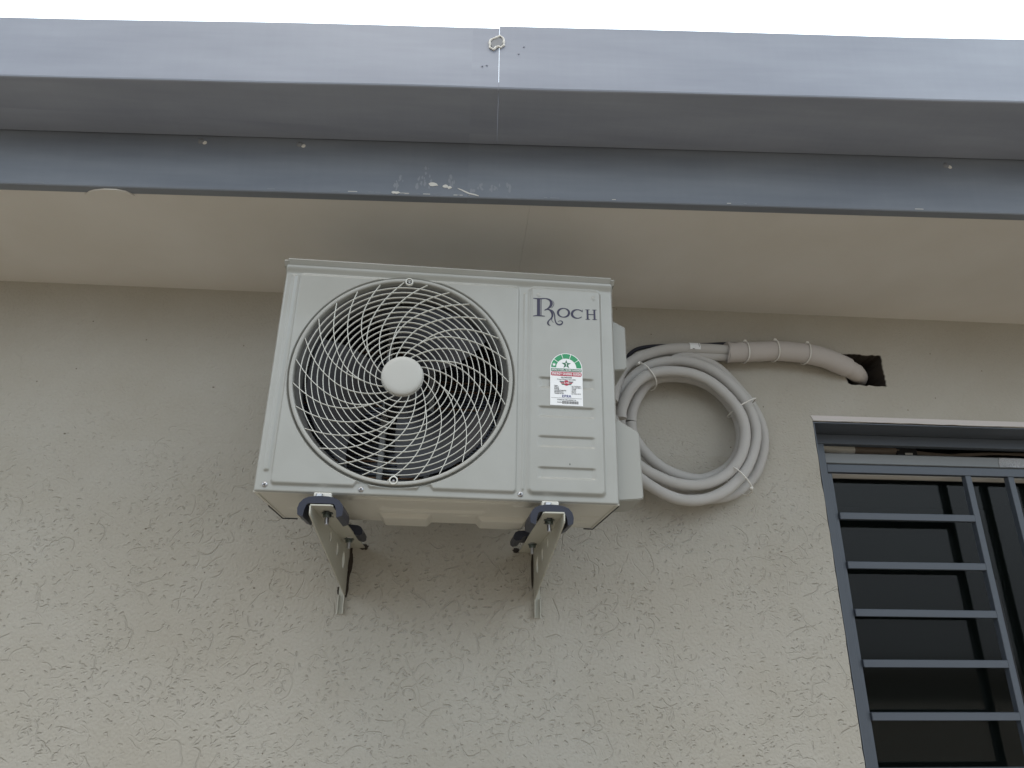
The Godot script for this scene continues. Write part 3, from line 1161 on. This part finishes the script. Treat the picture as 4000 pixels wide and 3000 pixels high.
	for b in 3:
		st = begin()
		var grid := []
		for i in 15:
			var row := []
			for j in 13:
				var rr: float = lerp(0.048, 0.232, j / 12.0)
				var sweep: float = lerp(-38.0, 38.0, i / 14.0) * lerp(0.75, 1.12, j / 12.0) + 20.0 * pow(j / 12.0, 1.6) + b * 120.0 + 55.0
				var zz: float = -0.082 + lerp(0.034, -0.034, i / 14.0) + 0.008 * sin(PI * i / 14.0)
				row.append(v(FC.x + cos(deg_to_rad(sweep)) * rr, FC.y + sin(deg_to_rad(sweep)) * rr, zz))
			grid.append(row)
		for i in 14:
			for j in 12:
				face(st, [grid[i][j], grid[i + 1][j], grid[i + 1][j + 1], grid[i][j + 1]], v(0, 0, 1), 1)
		obj("fan_blade", st, M.blade, fn)
	st = begin()
	lathe(st, [Vector2(0.0, -0.14), Vector2(0.044, -0.14), Vector2(0.052, -0.148), Vector2(0.052, -0.215), Vector2(0.0, -0.215)], 32, Transform3D(Basis(), v(FC.x, FC.y - 0.012, 0)))
	obj("motor", st, M.dark, u)
	for px in [-0.160, -0.040]:
		st = begin()
		span(st, px - 0.008, px + 0.008, 0.014, 0.562, -0.238, -0.220, 0.002)
		obj("motor_post", st, M.post, u)
	st = begin()
	span(st, -0.16, -0.04, 0.245, 0.262, -0.236, -0.216, 0.002)
	span(st, -0.16, -0.04, 0.305, 0.322, -0.236, -0.216, 0.002)
	obj("motor_bracket", st, M.post, u)
	var r2 := RandomNumberGenerator.new()
	r2.seed = 3
	st = begin()
	var st2 := begin()
	for k in 62:
		var y := 0.02 + k * 0.0087
		if r2.randf() < 0.16:
			span(st2, -0.40, 0.18, y, y + 0.0016, -0.295, -0.2865)
		else:
			span(st, -0.40, 0.18, y, y + 0.0042, -0.298, -0.289)
	obj("condenser_fins", st, M.fin, u).set_meta("kind", "stuff")
	obj("copper_pipes", st2, M.copper, u).set_meta("kind", "stuff")

	# screws of the front panel
	for q in [[-0.3847, 0.0157], [-0.1750, 0.0128], [0.1807, 0.0154]]:
		screw(u, v(q[0], q[1], -0.0050), 0.0066, M.steel, 0.4)
	st = begin()
	span(st, 0.2925, 0.2945, 0.0865, 0.0903, 0.0010, 0.0019)
	obj("pinhole", st, M.dark, u)

	# valve covers on the side
	st = begin()
	cover(st, [Vector2(0.4102, 0.352), Vector2(0.446, 0.357), Vector2(0.4535, 0.364), Vector2(0.4530, 0.4765), Vector2(0.4102, 0.500)], -0.19, -0.06, 0.003)
	obj("grip_cover", st, M.cover, u)
	st = begin()
	cover(st, [Vector2(0.4102, 0.0165), Vector2(0.462, 0.0215), Vector2(0.4725, 0.0235), Vector2(0.4755, 0.029), Vector2(0.4725, 0.181), Vector2(0.4690, 0.189), Vector2(0.4102, 0.2235)], -0.185, -0.042, 0.003)
	obj("valve_cover", st, M.cover, u)

	# feet under the pan with their bolts
	for fx in [-0.2560, 0.2480]:
		st = begin()
		span(st, fx - 0.019, fx + 0.019, -0.0108, 0.0010, -0.405, 0.002, 0.0015)
		var ft := obj("foot", st, M.pan, u)
		for fz in [-0.014, -0.389]:
			st = begin()
			lathe(st, [Vector2(0.0, 0.0075), Vector2(0.0075, 0.0075), Vector2(0.0082, 0.0065), Vector2(0.0082, 0.0)], 6, Transform3D(Basis(v(1, 0, 0), -PI / 2), v(fx - 0.006, -0.0105, fz + 0.020)))
			obj("bolt_head", st, M.steel, ft)
	logo(u)
	energy_label(u)

func logo(u: Node3D) -> void:
	var st := begin()
	var mp := func(p: Vector2) -> Vector2:
		return Vector2(0.205 + (p.x - 228.0) * 0.0002336, 0.4624 + (515.0 + (p.x - 228.0) * 0.0525 - p.y) * 0.000259)
	var z := 0.0021
	var ss := [
		[v(228, 322, 7), v(262, 326, 13), v(300, 327, 13), v(352, 324, 10)],
		[v(228, 514, 6), v(262, 509, 12), v(300, 510, 12), v(356, 515, 7)],
		[v(286, 326, 34), v(286, 400, 34), v(286, 510, 34)],
		[v(313, 328, 9), v(313, 420, 9), v(313, 510, 9)],
		[v(320, 322, 7), v(372, 326, 12), v(412, 345, 24), v(424, 378, 32), v(412, 410, 26), v(385, 432, 13), v(352, 447, 6)],
		[v(436, 345, 3), v(451, 376, 6), v(444, 405, 6), v(424, 428, 4)],
		[v(350, 452, 8), v(382, 441, 12), v(412, 452, 18), v(432, 482, 22), v(434, 515, 20), v(418, 542, 14), v(396, 562, 12), v(384, 584, 13), v(392, 604, 10), v(414, 615, 4)],
		[v(400, 440, 6), v(438, 458, 10), v(458, 498, 13), v(462, 545, 12), v(474, 584, 13), v(500, 604, 15), v(530, 600, 16), v(544, 580, 13), v(530, 565, 9), v(506, 566, 6), v(494, 576, 4)],
		[v(432, 535, 8), v(428, 556, 6), v(438, 574, 4), v(448, 582, 3)],
		[v(400, 570, 3), v(396, 590, 4), v(404, 604, 3)],
	]
	# O, C and H in a wide roman hand
	var o1 := []
	for i in 25:
		var a := TAU * i / 24.0 + 0.35
		o1.append(v(555 + cos(a) * 60, 477 + sin(a) * 47, 9 + 15 * pow(abs(cos(a - 0.15)), 1.5)))
	ss.append(o1)
	var c1 := []
	for i in 17:
		var a2: float = lerp(0.72, TAU - 0.62, i / 16.0)
		c1.append(v(706 + cos(a2) * 60, 489 + sin(a2) * 46, 6 + 17 * pow(max(-cos(a2), 0.0), 1.2) + 3))
	ss.append(c1)
	ss.append([v(757, 443, 5), v(760, 455, 6), v(759, 470, 4)])
	ss.append([v(815, 444, 21), v(815, 500, 20), v(816, 546, 21)])
	ss.append([v(890, 446, 20), v(890, 500, 20), v(891, 548, 21)])
	ss.append([v(820, 494, 8), v(855, 495, 8), v(888, 496, 8)])
	for q in [[815, 444], [890, 446], [816, 546], [891, 549]]:
		ss.append([v(q[0] - 25, q[1], 4), v(q[0], q[1], 8), v(q[0] + 25, q[1], 4)])
	for s in ss:
		strip(st, s, mp, z, 4)
		z += 0.00001
	obj("brand_lettering", st, M.ink, u)

func sheet(called: String, poly: PackedVector2Array, z: float, m: Material, parent: Node) -> MeshInstance3D:
	var st := begin()
	plate(st, poly, [], z - 0.0002, z, Transform3D(), false)
	return obj(called, st, m, parent)

func rect2(x0: float, x1: float, y0: float, y1: float) -> PackedVector2Array:
	return PackedVector2Array([Vector2(x0, y0), Vector2(x1, y0), Vector2(x1, y1), Vector2(x0, y1)])

func star2(c: Vector2, r: float) -> PackedVector2Array:
	var out := PackedVector2Array()
	for i in 10:
		out.append(c + Vector2(sin(TAU * i / 10.0), cos(TAU * i / 10.0)) * (r if i % 2 == 0 else r * 0.40))
	return out

func energy_label(u: Node3D) -> void:
	# sizes in metres from the label's lower left corner; 0.079 wide
	var x0 := 0.2475
	var y0 := 0.2312
	var cx := x0 + 0.0395
	var base := PackedVector2Array([Vector2(x0, y0), Vector2(x0 + 0.079, y0)])
	for i in 21:
		var a := PI * i / 20.0
		base.append(Vector2(cx + cos(a) * 0.0393, y0 + 0.0955 + sin(a) * 0.0393))
	var lb := sheet("energy_label", base, 0.0026, M.paper, u)
	var z := 0.0029
	var cy := y0 + 0.0962
	for s in 5:
		var arc := PackedVector2Array()
		for i in 9:
			var a: float = PI * (s + 0.04 + 0.92 * i / 8.0) / 5.0
			arc.append(Vector2(cx + cos(a) * 0.0370, cy + sin(a) * 0.0370))
		for i in 9:
			var a: float = PI * (s + 0.96 - 0.92 * i / 8.0) / 5.0
			arc.append(Vector2(cx + cos(a) * 0.0248, cy + sin(a) * 0.0248))
		sheet("arch_segment", arc, z, M.green, lb)
	sheet("star", star2(Vector2(cx, cy + 0.0095), 0.0118), z, M.dgreen, lb)
	sheet("star", star2(Vector2(cx - 0.0300, cy + 0.0075), 0.0054), z + 0.0004, M.paper, lb)
	text("lettering", "1", 0.0075, v(cx, cy + 0.0090, z + 0.0003), M.paper, lb, false, true)
	sheet("green_band", rect2(x0 + 0.0022, x0 + 0.0768, y0 + 0.0872, y0 + 0.0945), z, M.dgreen, lb)
	text("lettering", "MORE STARS, MORE SAVINGS", 0.0044, v(cx, y0 + 0.0908, z + 0.0003), M.paper, lb, false, true, true, 0.0715)
	var red := PackedVector2Array([Vector2(x0 + 0.0022, y0 + 0.0775), Vector2(x0 + 0.0045, y0 + 0.0752), Vector2(x0 + 0.0745, y0 + 0.0752), Vector2(x0 + 0.0768, y0 + 0.0775), Vector2(x0 + 0.0768, y0 + 0.0835), Vector2(x0 + 0.0745, y0 + 0.0858), Vector2(x0 + 0.0045, y0 + 0.0858), Vector2(x0 + 0.0022, y0 + 0.0835)])
	sheet("red_band", red, z, M.red, lb)
	text("lettering", "ENERGY SAVING GUIDE", 0.0064, v(cx, y0 + 0.0805, z + 0.0003), M.paper, lb, false, true, true, 0.0705)
	text("lettering", "AIR CONDITIONER", 0.0034, v(cx, y0 + 0.0712, z), M.black, lb, false, true, true, 0.0265)
	text("lettering", "Energy Efficiency Ratio (EER)", 0.0030, v(cx, y0 + 0.0660, z), M.black, lb, false, false, true, 0.0445)
	var wings := [[0.0, M.black], [1.0, M.red], [2.0, M.dgreen]]
	for w in wings:
		var k: float = w[0]
		for sgn in [-1.0, 1.0]:
			var ya := y0 + 0.0615 - k * 0.0033
			sheet("wing", PackedVector2Array([Vector2(cx + sgn * 0.004, ya), Vector2(cx + sgn * (0.0170 - k * 0.0022), ya), Vector2(cx + sgn * (0.0155 - k * 0.0022), ya - 0.0025), Vector2(cx + sgn * 0.004, ya - 0.0025)]), z, w[1], lb)
	sheet("disc", circle2(Vector2(cx, y0 + 0.0572), 0.0068, 24), z + 0.0004, M.red, lb)
	text("lettering", "3.10", 0.0046, v(cx, y0 + 0.0572, z + 0.0007), M.paper, lb, false, true, true, 0.0125)
	var rows := [["Type", ": Air Conditioner"], ["Model", ": RAC-2018R4-C"], ["Rating", ": 1000W"], ["Cooling Capacity", ": 3270W"], ["Manufacturer", ": ROCH"], ["Tested As Per", ": KS 2463:2019"]]
	for i in rows.size():
		var yy := y0 + 0.0495 - i * 0.0039
		text("lettering", rows[i][0], 0.0028, v(x0 + 0.010, yy, z), M.black, lb, false, true, false, [0.0085, 0.0105, 0.0115, 0.0285, 0.022, 0.023][i])
		text("lettering", rows[i][1], 0.0028, v(x0 + 0.050, yy, z), M.black, lb, false, false, false, [0.0245, 0.026, 0.0125, 0.0125, 0.0115, 0.0235][i])
	text("lettering", "EPRA", 0.0064, v(cx, y0 + 0.0235, z), M.navy, lb, false, true, true, 0.0215)
	sheet("rule_line", rect2(x0 + 0.003, x0 + 0.076, y0 + 0.0182, y0 + 0.0187), z, M.black, lb)
	text("lettering", "LICENCE NO: EPRA/AIR/0017/18", 0.0026, v(cx, y0 + 0.0140, z), M.black, lb, false, true, true, 0.045)
	text("lettering", "Serial No", 0.0026, v(x0 + 0.0225, y0 + 0.0078, z), M.black, lb, false, true, true, 0.0105)
	var r := RandomNumberGenerator.new()
	r.seed = 12
	var st := begin()
	var x := x0 + 0.029
	while x < x0 + 0.068:
		var w := r.randf_range(0.0004, 0.0014)
		span(st, x, x + w, y0 + 0.0042, y0 + 0.0112, z - 0.0002, z)
		x += w + r.randf_range(0.0004, 0.0011)
	obj("barcode", st, M.black, lb)

# ---------------------------------------------------------------- brackets and pads
func build_brackets() -> void:
	for side in 2:
		var sg := 1.0 if side == 0 else -1.0
		var wx := -0.310 if side == 0 else 0.2345
		var ty := 1.9070 if side == 0 else 1.9015
		var b := thing("wall_bracket", ["pale steel wall bracket with round holes under the fan side of the unit", "pale steel wall bracket under the lettered side of the unit"][side], "bracket", v(wx, ty, 0), Basis(), "brackets carrying the outdoor unit")
		# flange: plan seen from above, (x, z)
		var st := begin()
		var plan := PackedVector2Array([Vector2(0, 0.002), Vector2(0.046, 0.002), Vector2(0.046, 0.612), Vector2(0.042, 0.618), Vector2(0, 0.618)])
		var slots := []
		for zc in [[0.485, 0.565], [0.135, 0.200]]:
			slots.append(PackedVector2Array([Vector2(0.017, zc[0]), Vector2(0.031, zc[0]), Vector2(0.031, zc[1]), Vector2(0.017, zc[1])]))
		plate(st, plan, slots, 0.0, 0.003, Transform3D(Basis(v(sg, 0, 0), v(0, 0, 1), v(0, -1, 0)), Vector3.ZERO))
		obj("arm", st, M.bracket, b)
		# web with three holes: (z, y)
		st = begin()
		var web := PackedVector2Array([Vector2(0.0015, -0.136), Vector2(0.012, -0.138), Vector2(0.6135, -0.023), Vector2(0.6165, -0.019), Vector2(0.6180, -0.0032), Vector2(0.0015, -0.0032)])
		var holes := [circle2(Vector2(0.338, -0.0250), 0.0120), circle2(Vector2(0.222, -0.0380), 0.0165), circle2(Vector2(0.098, -0.0500), 0.0225)]
		plate(st, web, holes, -0.0015, 0.0015, Transform3D(Basis(v(0, 0, 1), v(0, 1, 0), v(sg, 0, 0)), Vector3.ZERO))
		obj("web", st, M.bracket, b)
		# upright let into the wall
		st = begin()
		var ux := -0.0085 * sg
		span(st, ux - 0.0085, ux + 0.0085, -0.188, -0.004, 0.001, 0.004)
		span(st, ux - 0.0090, ux - 0.0065, -0.188, -0.1365, 0.004, 0.016)
		span(st, ux + 0.0065, ux + 0.0090, -0.188, -0.1365, 0.004, 0.016)
		obj("upright", st, M.bracket, b)
		for zc in [0.540, 0.176]:
			var bt := begin()
			var dn := Transform3D(Basis(v(1, 0, 0), PI / 2), v(sg * 0.0235, -0.0035, zc))
			lathe(bt, [Vector2(0.0, 0.0), Vector2(0.0125, 0.0), Vector2(0.0125, 0.0020), Vector2(0.006, 0.0020)], 24, dn)
			var wsh := obj("washer", bt, M.zinc, b)
			bt = begin()
			lathe(bt, [Vector2(0.009, 0.0022), Vector2(0.0095, 0.003), Vector2(0.0095, 0.0095), Vector2(0.0085, 0.0105), Vector2(0.005, 0.0105)], 6, dn)
			obj("nut", bt, M.zinc, wsh)
			bt = begin()
			lathe(bt, [Vector2(0.0050, 0.009), Vector2(0.0050, 0.0255), Vector2(0.0042, 0.0270), Vector2(0.0, 0.0270)], 14, dn)
			obj("bolt_end", bt, M.steel, wsh)
	# rubber pads draped over the arms
	var bs := Basis(v(0, 1, 0), 0.0112) * Basis(v(0, 0, 1), -0.0129)
	var org := v(-0.038, 1.9365, 0.5732)
	var names := ["dark rubber pad at front of fan side bracket", "dark rubber pad at back of fan side bracket", "dark rubber pad at front of bracket below the lettering", "dark rubber pad at back of bracket below the lettering"]
	var k := 0
	for px in [-0.2530, 0.2480]:
		for pz in [[-0.085, 0.028], [-0.425, -0.315]]:
			var o := thing("rubber_pad", names[k], "rubber pad", org + bs * v(px, -0.0296, (pz[0] + pz[1]) / 2), bs, "rubber pads between brackets and unit")
			k += 1
			var arch := PackedVector2Array()
			var half: Array = [Vector2(0.0, 0.0178), Vector2(0.020, 0.0175), Vector2(0.040, 0.0160), Vector2(0.0485, 0.0120), Vector2(0.0530, 0.0040), Vector2(0.0525, -0.0060), Vector2(0.0460, -0.0105), Vector2(0.0330, -0.0080), Vector2(0.0300, -0.0020), Vector2(0.0260, 0.0015), Vector2(0.0, 0.0020)] if pz[0] < -0.3 else [Vector2(0.0, 0.0178), Vector2(0.014, 0.0172), Vector2(0.027, 0.0150), Vector2(0.038, 0.0100), Vector2(0.0455, 0.0010), Vector2(0.0485, -0.0100), Vector2(0.0470, -0.0235), Vector2(0.0355, -0.0275), Vector2(0.0335, -0.0130), Vector2(0.0300, -0.0020), Vector2(0.0260, 0.0015), Vector2(0.0, 0.0020)]
			for p in half:
				arch.append(p)
			for i in range(half.size() - 2, 0, -1):
				arch.append(Vector2(-half[i].x, half[i].y))
			var st := begin()
			var d: float = (pz[1] - pz[0]) / 2
			plate(st, arch, [], -d, d)
			obj("pad_body", st, M.rubber, o)

# ---------------------------------------------------------------- pipes
func build_pipes() -> void:
	var ip := thing("insulated_pipe", "coiled grey insulated pipe tied in loops beside the outdoor unit", "pipe coil", v(0.7, 2.04, 0.02))
	var off := -ip.position
	var loops := [
		[v(0.496,2.296,0.100),v(0.499,2.325,0.100),v(0.520,2.376,0.100),v(0.555,2.420,0.100),v(0.592,2.445,0.100),v(0.632,2.457,0.100),v(0.691,2.459,0.100),v(0.739,2.451,0.100),v(0.786,2.430,0.100),v(0.833,2.389,0.100),v(0.867,2.343,0.100),v(0.883,2.293,0.100),v(0.881,2.244,0.100),v(0.863,2.191,0.100),v(0.829,2.145,0.100),v(0.783,2.112,0.100),v(0.731,2.094,0.100),v(0.684,2.092,0.100),v(0.639,2.100,0.100),v(0.594,2.118,0.100),v(0.563,2.134,0.100),v(0.535,2.159,0.095),v(0.511,2.196,0.090),v(0.480,2.225,0.15),v(0.430,2.235,0.27)],
		[v(0.484,2.300,0.075),v(0.486,2.350,0.072),v(0.500,2.388,0.070),v(0.531,2.428,0.070),v(0.572,2.468,0.070),v(0.618,2.494,0.070),v(0.679,2.508,0.070),v(0.728,2.508,0.070),v(0.777,2.496,0.070),v(0.825,2.471,0.070),v(0.870,2.429,0.070),v(0.911,2.372,0.070),v(0.930,2.310,0.070),v(0.928,2.258,0.075),v(0.909,2.203,0.080),v(0.878,2.149,0.090),v(0.838,2.106,0.1),v(0.796,2.074,0.105),v(0.748,2.053,0.105),v(0.702,2.045,0.105),v(0.656,2.048,0.105),v(0.612,2.063,0.105),v(0.577,2.083,0.105),v(0.548,2.106,0.1),v(0.516,2.147,0.09),v(0.494,2.20,0.082),v(0.486,2.25,0.078)],
		[v(0.690,2.520,0.050),v(0.732,2.534,0.050),v(0.774,2.532,0.045),v(0.815,2.517,0.040),v(0.855,2.493,0.035),v(0.902,2.441,0.030),v(0.945,2.380,0.030),v(0.968,2.319,0.030),v(0.973,2.268,0.030),v(0.963,2.218,0.030),v(0.942,2.169,0.030),v(0.913,2.129,0.030),v(0.872,2.096,0.035),v(0.829,2.075,0.040),v(0.777,2.065,0.050),v(0.721,2.064,0.050),v(0.657,2.085,0.050),v(0.585,2.130,0.050),v(0.535,2.19,0.045),v(0.512,2.26,0.04),v(0.512,2.34,0.04),v(0.53,2.40,0.045)],
		[v(0.540,2.305,0.045),v(0.548,2.346,0.045),v(0.572,2.398,0.045),v(0.606,2.438,0.045),v(0.647,2.458,0.045),v(0.708,2.462,0.045),v(0.767,2.452,0.045),v(0.819,2.425,0.045),v(0.864,2.377,0.045),v(0.888,2.327,0.045),v(0.893,2.266,0.045),v(0.876,2.212,0.045),v(0.842,2.167,0.045),v(0.791,2.137,0.045),v(0.747,2.124,0.045),v(0.700,2.130,0.045),v(0.654,2.145,0.045),v(0.608,2.175,0.045),v(0.577,2.208,0.045),v(0.551,2.246,0.045),v(0.541,2.275,0.045),v(0.540,2.302,0.045)],
	]
	var st: SurfaceTool
	for l in loops:
		var p := []
		for q in l:
			p.append(q + off)
		st = begin()
		tube(st, spline(p, 6), 0.0168, 18, false, 1.0, 0.03)
		obj("pipe_loop", st, M.foam, ip)
	var shift := func(a: Array) -> Array:
		return a.map(func(q: Vector3) -> Vector3: return q + off)
	st = begin()
	tube(st, spline(shift.call([v(0.470,2.350,0.10),v(0.500,2.440,0.075),v(0.525,2.482,0.060),v(0.568,2.516,0.060),v(0.609,2.534,0.060),v(0.670,2.552,0.060),v(0.738,2.561,0.055),v(0.814,2.561,0.055),v(0.880,2.559,0.055),v(0.925,2.558,0.055)]), 6), 0.0185, 18, false, 1.0, 0.02)
	obj("pipe_run", st, M.foam, ip)
	st = begin()
	tube(st, spline(shift.call([v(0.640,2.500,0.045),v(0.690,2.520,0.045),v(0.733,2.531,0.045),v(0.785,2.539,0.045),v(0.841,2.542,0.045),v(0.887,2.544,0.045),v(0.93,2.547,0.045)]), 5), 0.0165, 16)
	obj("pipe_run", st, M.foam, ip)
	# wrapping sleeve
	st = begin()
	var sl := spline(shift.call([v(0.874,2.554,0.052),v(0.931,2.557,0.052),v(0.982,2.561,0.052),v(1.037,2.566,0.052),v(1.091,2.565,0.052),v(1.147,2.560,0.052),v(1.206,2.550,0.048),v(1.253,2.537,0.040),v(1.296,2.526,0.028)]), 6)
	tube(st, sl, 0.0335, 24, false, 0.95, 0.02)
	obj("sleeve", st, M.wrap, ip)
	st = begin()
	tube(st, spline(shift.call([v(1.262,2.534,0.036),v(1.300,2.525,0.024),v(1.338,2.520,0.0),v(1.372,2.524,-0.040),v(1.405,2.535,-0.10),v(1.42,2.545,-0.16)]), 6), 0.0295, 20, false, 0.95, 0.06)
	obj("sleeve_end", st, M.wrap, ip)
	# rolled lip of the wrapping where it begins
	st = begin()
	var lip := []
	for i in 28:
		var a := TAU * i / 28
		lip.append(off + v(0.8745 + 0.004 * sin(a * 2), 2.554 + cos(a) * 0.0335, 0.052 + sin(a) * 0.032))
	tube(st, lip, 0.0026, 6, true)
	obj("sleeve_lip", st, M.wrap, ip)
	# cable ties: [centre, axis along the pipes, half sizes]
	for t in [[v(0.589,2.449,0.072), v(0.80,0.58,0), 0.047, 0.050], [v(0.898,2.357,0.062), v(-0.45,0.85,0), 0.047, 0.056], [v(0.852,2.115,0.078), v(0.77,0.63,0), 0.052, 0.050], [v(0.934,2.557,0.052), v(1,0.05,0), 0.035, 0.034], [v(1.037,2.566,0.052), v(1,0.03,0), 0.035, 0.034], [v(1.143,2.560,0.052), v(1,-0.10,0), 0.035, 0.034]]:
		var ax: Vector3 = t[1].normalized()
		var upv := v(0, 0, 1).cross(ax).normalized()
		st = begin()
		var loop := []
		for i in 28:
			var a := TAU * i / 28
			var ca := cos(a)
			var sa := sin(a)
			loop.append(t[0] + off + upv * signf(ca) * pow(abs(ca), 0.8) * t[2] + v(0, 0, 1) * signf(sa) * pow(abs(sa), 0.8) * t[3] + ax * 0.003 * sin(a))
		tube(st, loop, 0.0022, 7, true)
		var ti := obj("cable_tie", st, M.tie, ip)
		st = begin()
		var hd: Vector3 = t[0] + off + upv * t[2] * 0.92 + v(0, 0, t[3] * 0.55)
		if t[2] > 0.05:
			hd = t[0] + off - upv * t[2] * 0.75 + v(0, 0, t[3] * 0.75)
		box(st, hd, v(0.010, 0.009, 0.008), 0.002, Basis(ax, upv, ax.cross(upv)))
		obj("tie_head", st, M.tie, ti)
	# white sticker wrapped on the straight run
	st = begin()
	var ctr := off + v(0.761, 2.5612, 0.055)
	var sx := 0.0175
	for i in 8:
		var a0 := deg_to_rad(-28.0 + i * 16.0)
		var a1 := deg_to_rad(-28.0 + (i + 1) * 16.0)
		var rr := 0.0197
		var p0 := ctr + v(0, sin(a0) * rr, cos(a0) * rr)
		var p1 := ctr + v(0, sin(a1) * rr, cos(a1) * rr)
		face(st, [p0 - v(sx, 0, 0), p0 + v(sx, 0, 0), p1 + v(sx, 0, 0), p1 - v(sx, 0, 0)], v(0, sin(a0), cos(a0)), 1)
	var sk := obj("sticker", st, M.paper, ip)
	st = begin()
	for q in [[0.0125, 0.0014, -4.0, 50.0], [-0.009, 0.003, -26.0, -18.0], [-0.004, 0.0022, -26.0, -20.0]]:
		for i in 4:
			var b0 := deg_to_rad(lerp(q[2], q[3], i / 4.0) as float)
			var b1 := deg_to_rad(lerp(q[2], q[3], (i + 1) / 4.0) as float)
			var r3 := 0.0200
			var p2 := ctr + v(q[0], sin(b0) * r3, cos(b0) * r3)
			var p3 := ctr + v(q[0], sin(b1) * r3, cos(b1) * r3)
			face(st, [p2, p2 + v(q[1], 0, 0), p3 + v(q[1], 0, 0), p3], v(0, sin(b0), cos(b0)))
	obj("sticker_print", st, M.black, sk)
	# black cable
	st = begin()
	tube(st, spline([v(0.47,2.36,0.11),v(0.500,2.43,0.08),v(0.518,2.473,0.06),v(0.535,2.515,0.050),v(0.554,2.544,0.040),v(0.582,2.563,0.035),v(0.629,2.575,0.030),v(0.688,2.582,0.025),v(0.757,2.588,0.020),v(0.824,2.594,0.020),v(0.882,2.599,0.020),v(0.934,2.600,0.020),v(0.981,2.597,0.020),v(1.060,2.590,0.018),v(1.144,2.588,0.016),v(1.217,2.586,0.014),v(1.258,2.581,0.012),v(1.300,2.575,0.006),v(1.335,2.572,-0.010),v(1.371,2.572,-0.060)], 6), 0.0068, 10)
	tag(obj("power_cable", st, M.cable), "black power cable running along the top of the grey pipe", "cable")

func _ready() -> void:
	rng.seed = 20
	# camera
	var cam := Camera3D.new()
	cam.name = "camera"
	cam.fov = 56.55
	cam.near = 0.05
	cam.far = 200.0
	add_child(cam)
	cam.transform = Transform3D(Basis(v(0.99685666, 0.00605954, 0.07899415), v(-0.03413343, 0.93263574, 0.35920119), v(-0.07149617, -0.36076844, 0.92991098)), v(0, 1.6, 2.1551))
	cam.current = true
	# overcast sky
	var env := Environment.new()
	env.background_mode = Environment.BG_SKY
	var sky := Sky.new()
	var sm := ProceduralSkyMaterial.new()
	sm.sky_top_color = Color(0.905, 0.96, 1.0)
	sm.sky_horizon_color = Color(0.44, 0.455, 0.47)
	sm.sky_curve = 0.55
	sm.ground_horizon_color = Color(0.5, 0.48, 0.45)
	sm.ground_bottom_color = Color(0.4, 0.38, 0.35)
	sm.sky_energy_multiplier = 1.9
	sm.sun_angle_max = 0.0
	sky.sky_material = sm
	env.sky = sky
	env.tonemap_mode = Environment.TONE_MAPPER_LINEAR
	env.tonemap_exposure = 1.0
	env.sdfgi_enabled = true
	env.ssao_enabled = true
	env.ssil_enabled = true
	var we := WorldEnvironment.new()
	we.name = "world_environment"
	we.environment = env
	add_child(we)
	var sun := DirectionalLight3D.new()
	sun.name = "sun"
	sun.light_energy = 0.5
	sun.light_color = Color(1.0, 0.98, 0.95)
	sun.light_angular_distance = 40.0
	sun.shadow_enabled = true
	sun.rotation_degrees = v(-65, -22, 0)
	add_child(sun)

	materials()
	build_setting()
	build_window()
	build_unit()
	build_brackets()
	build_pipes()
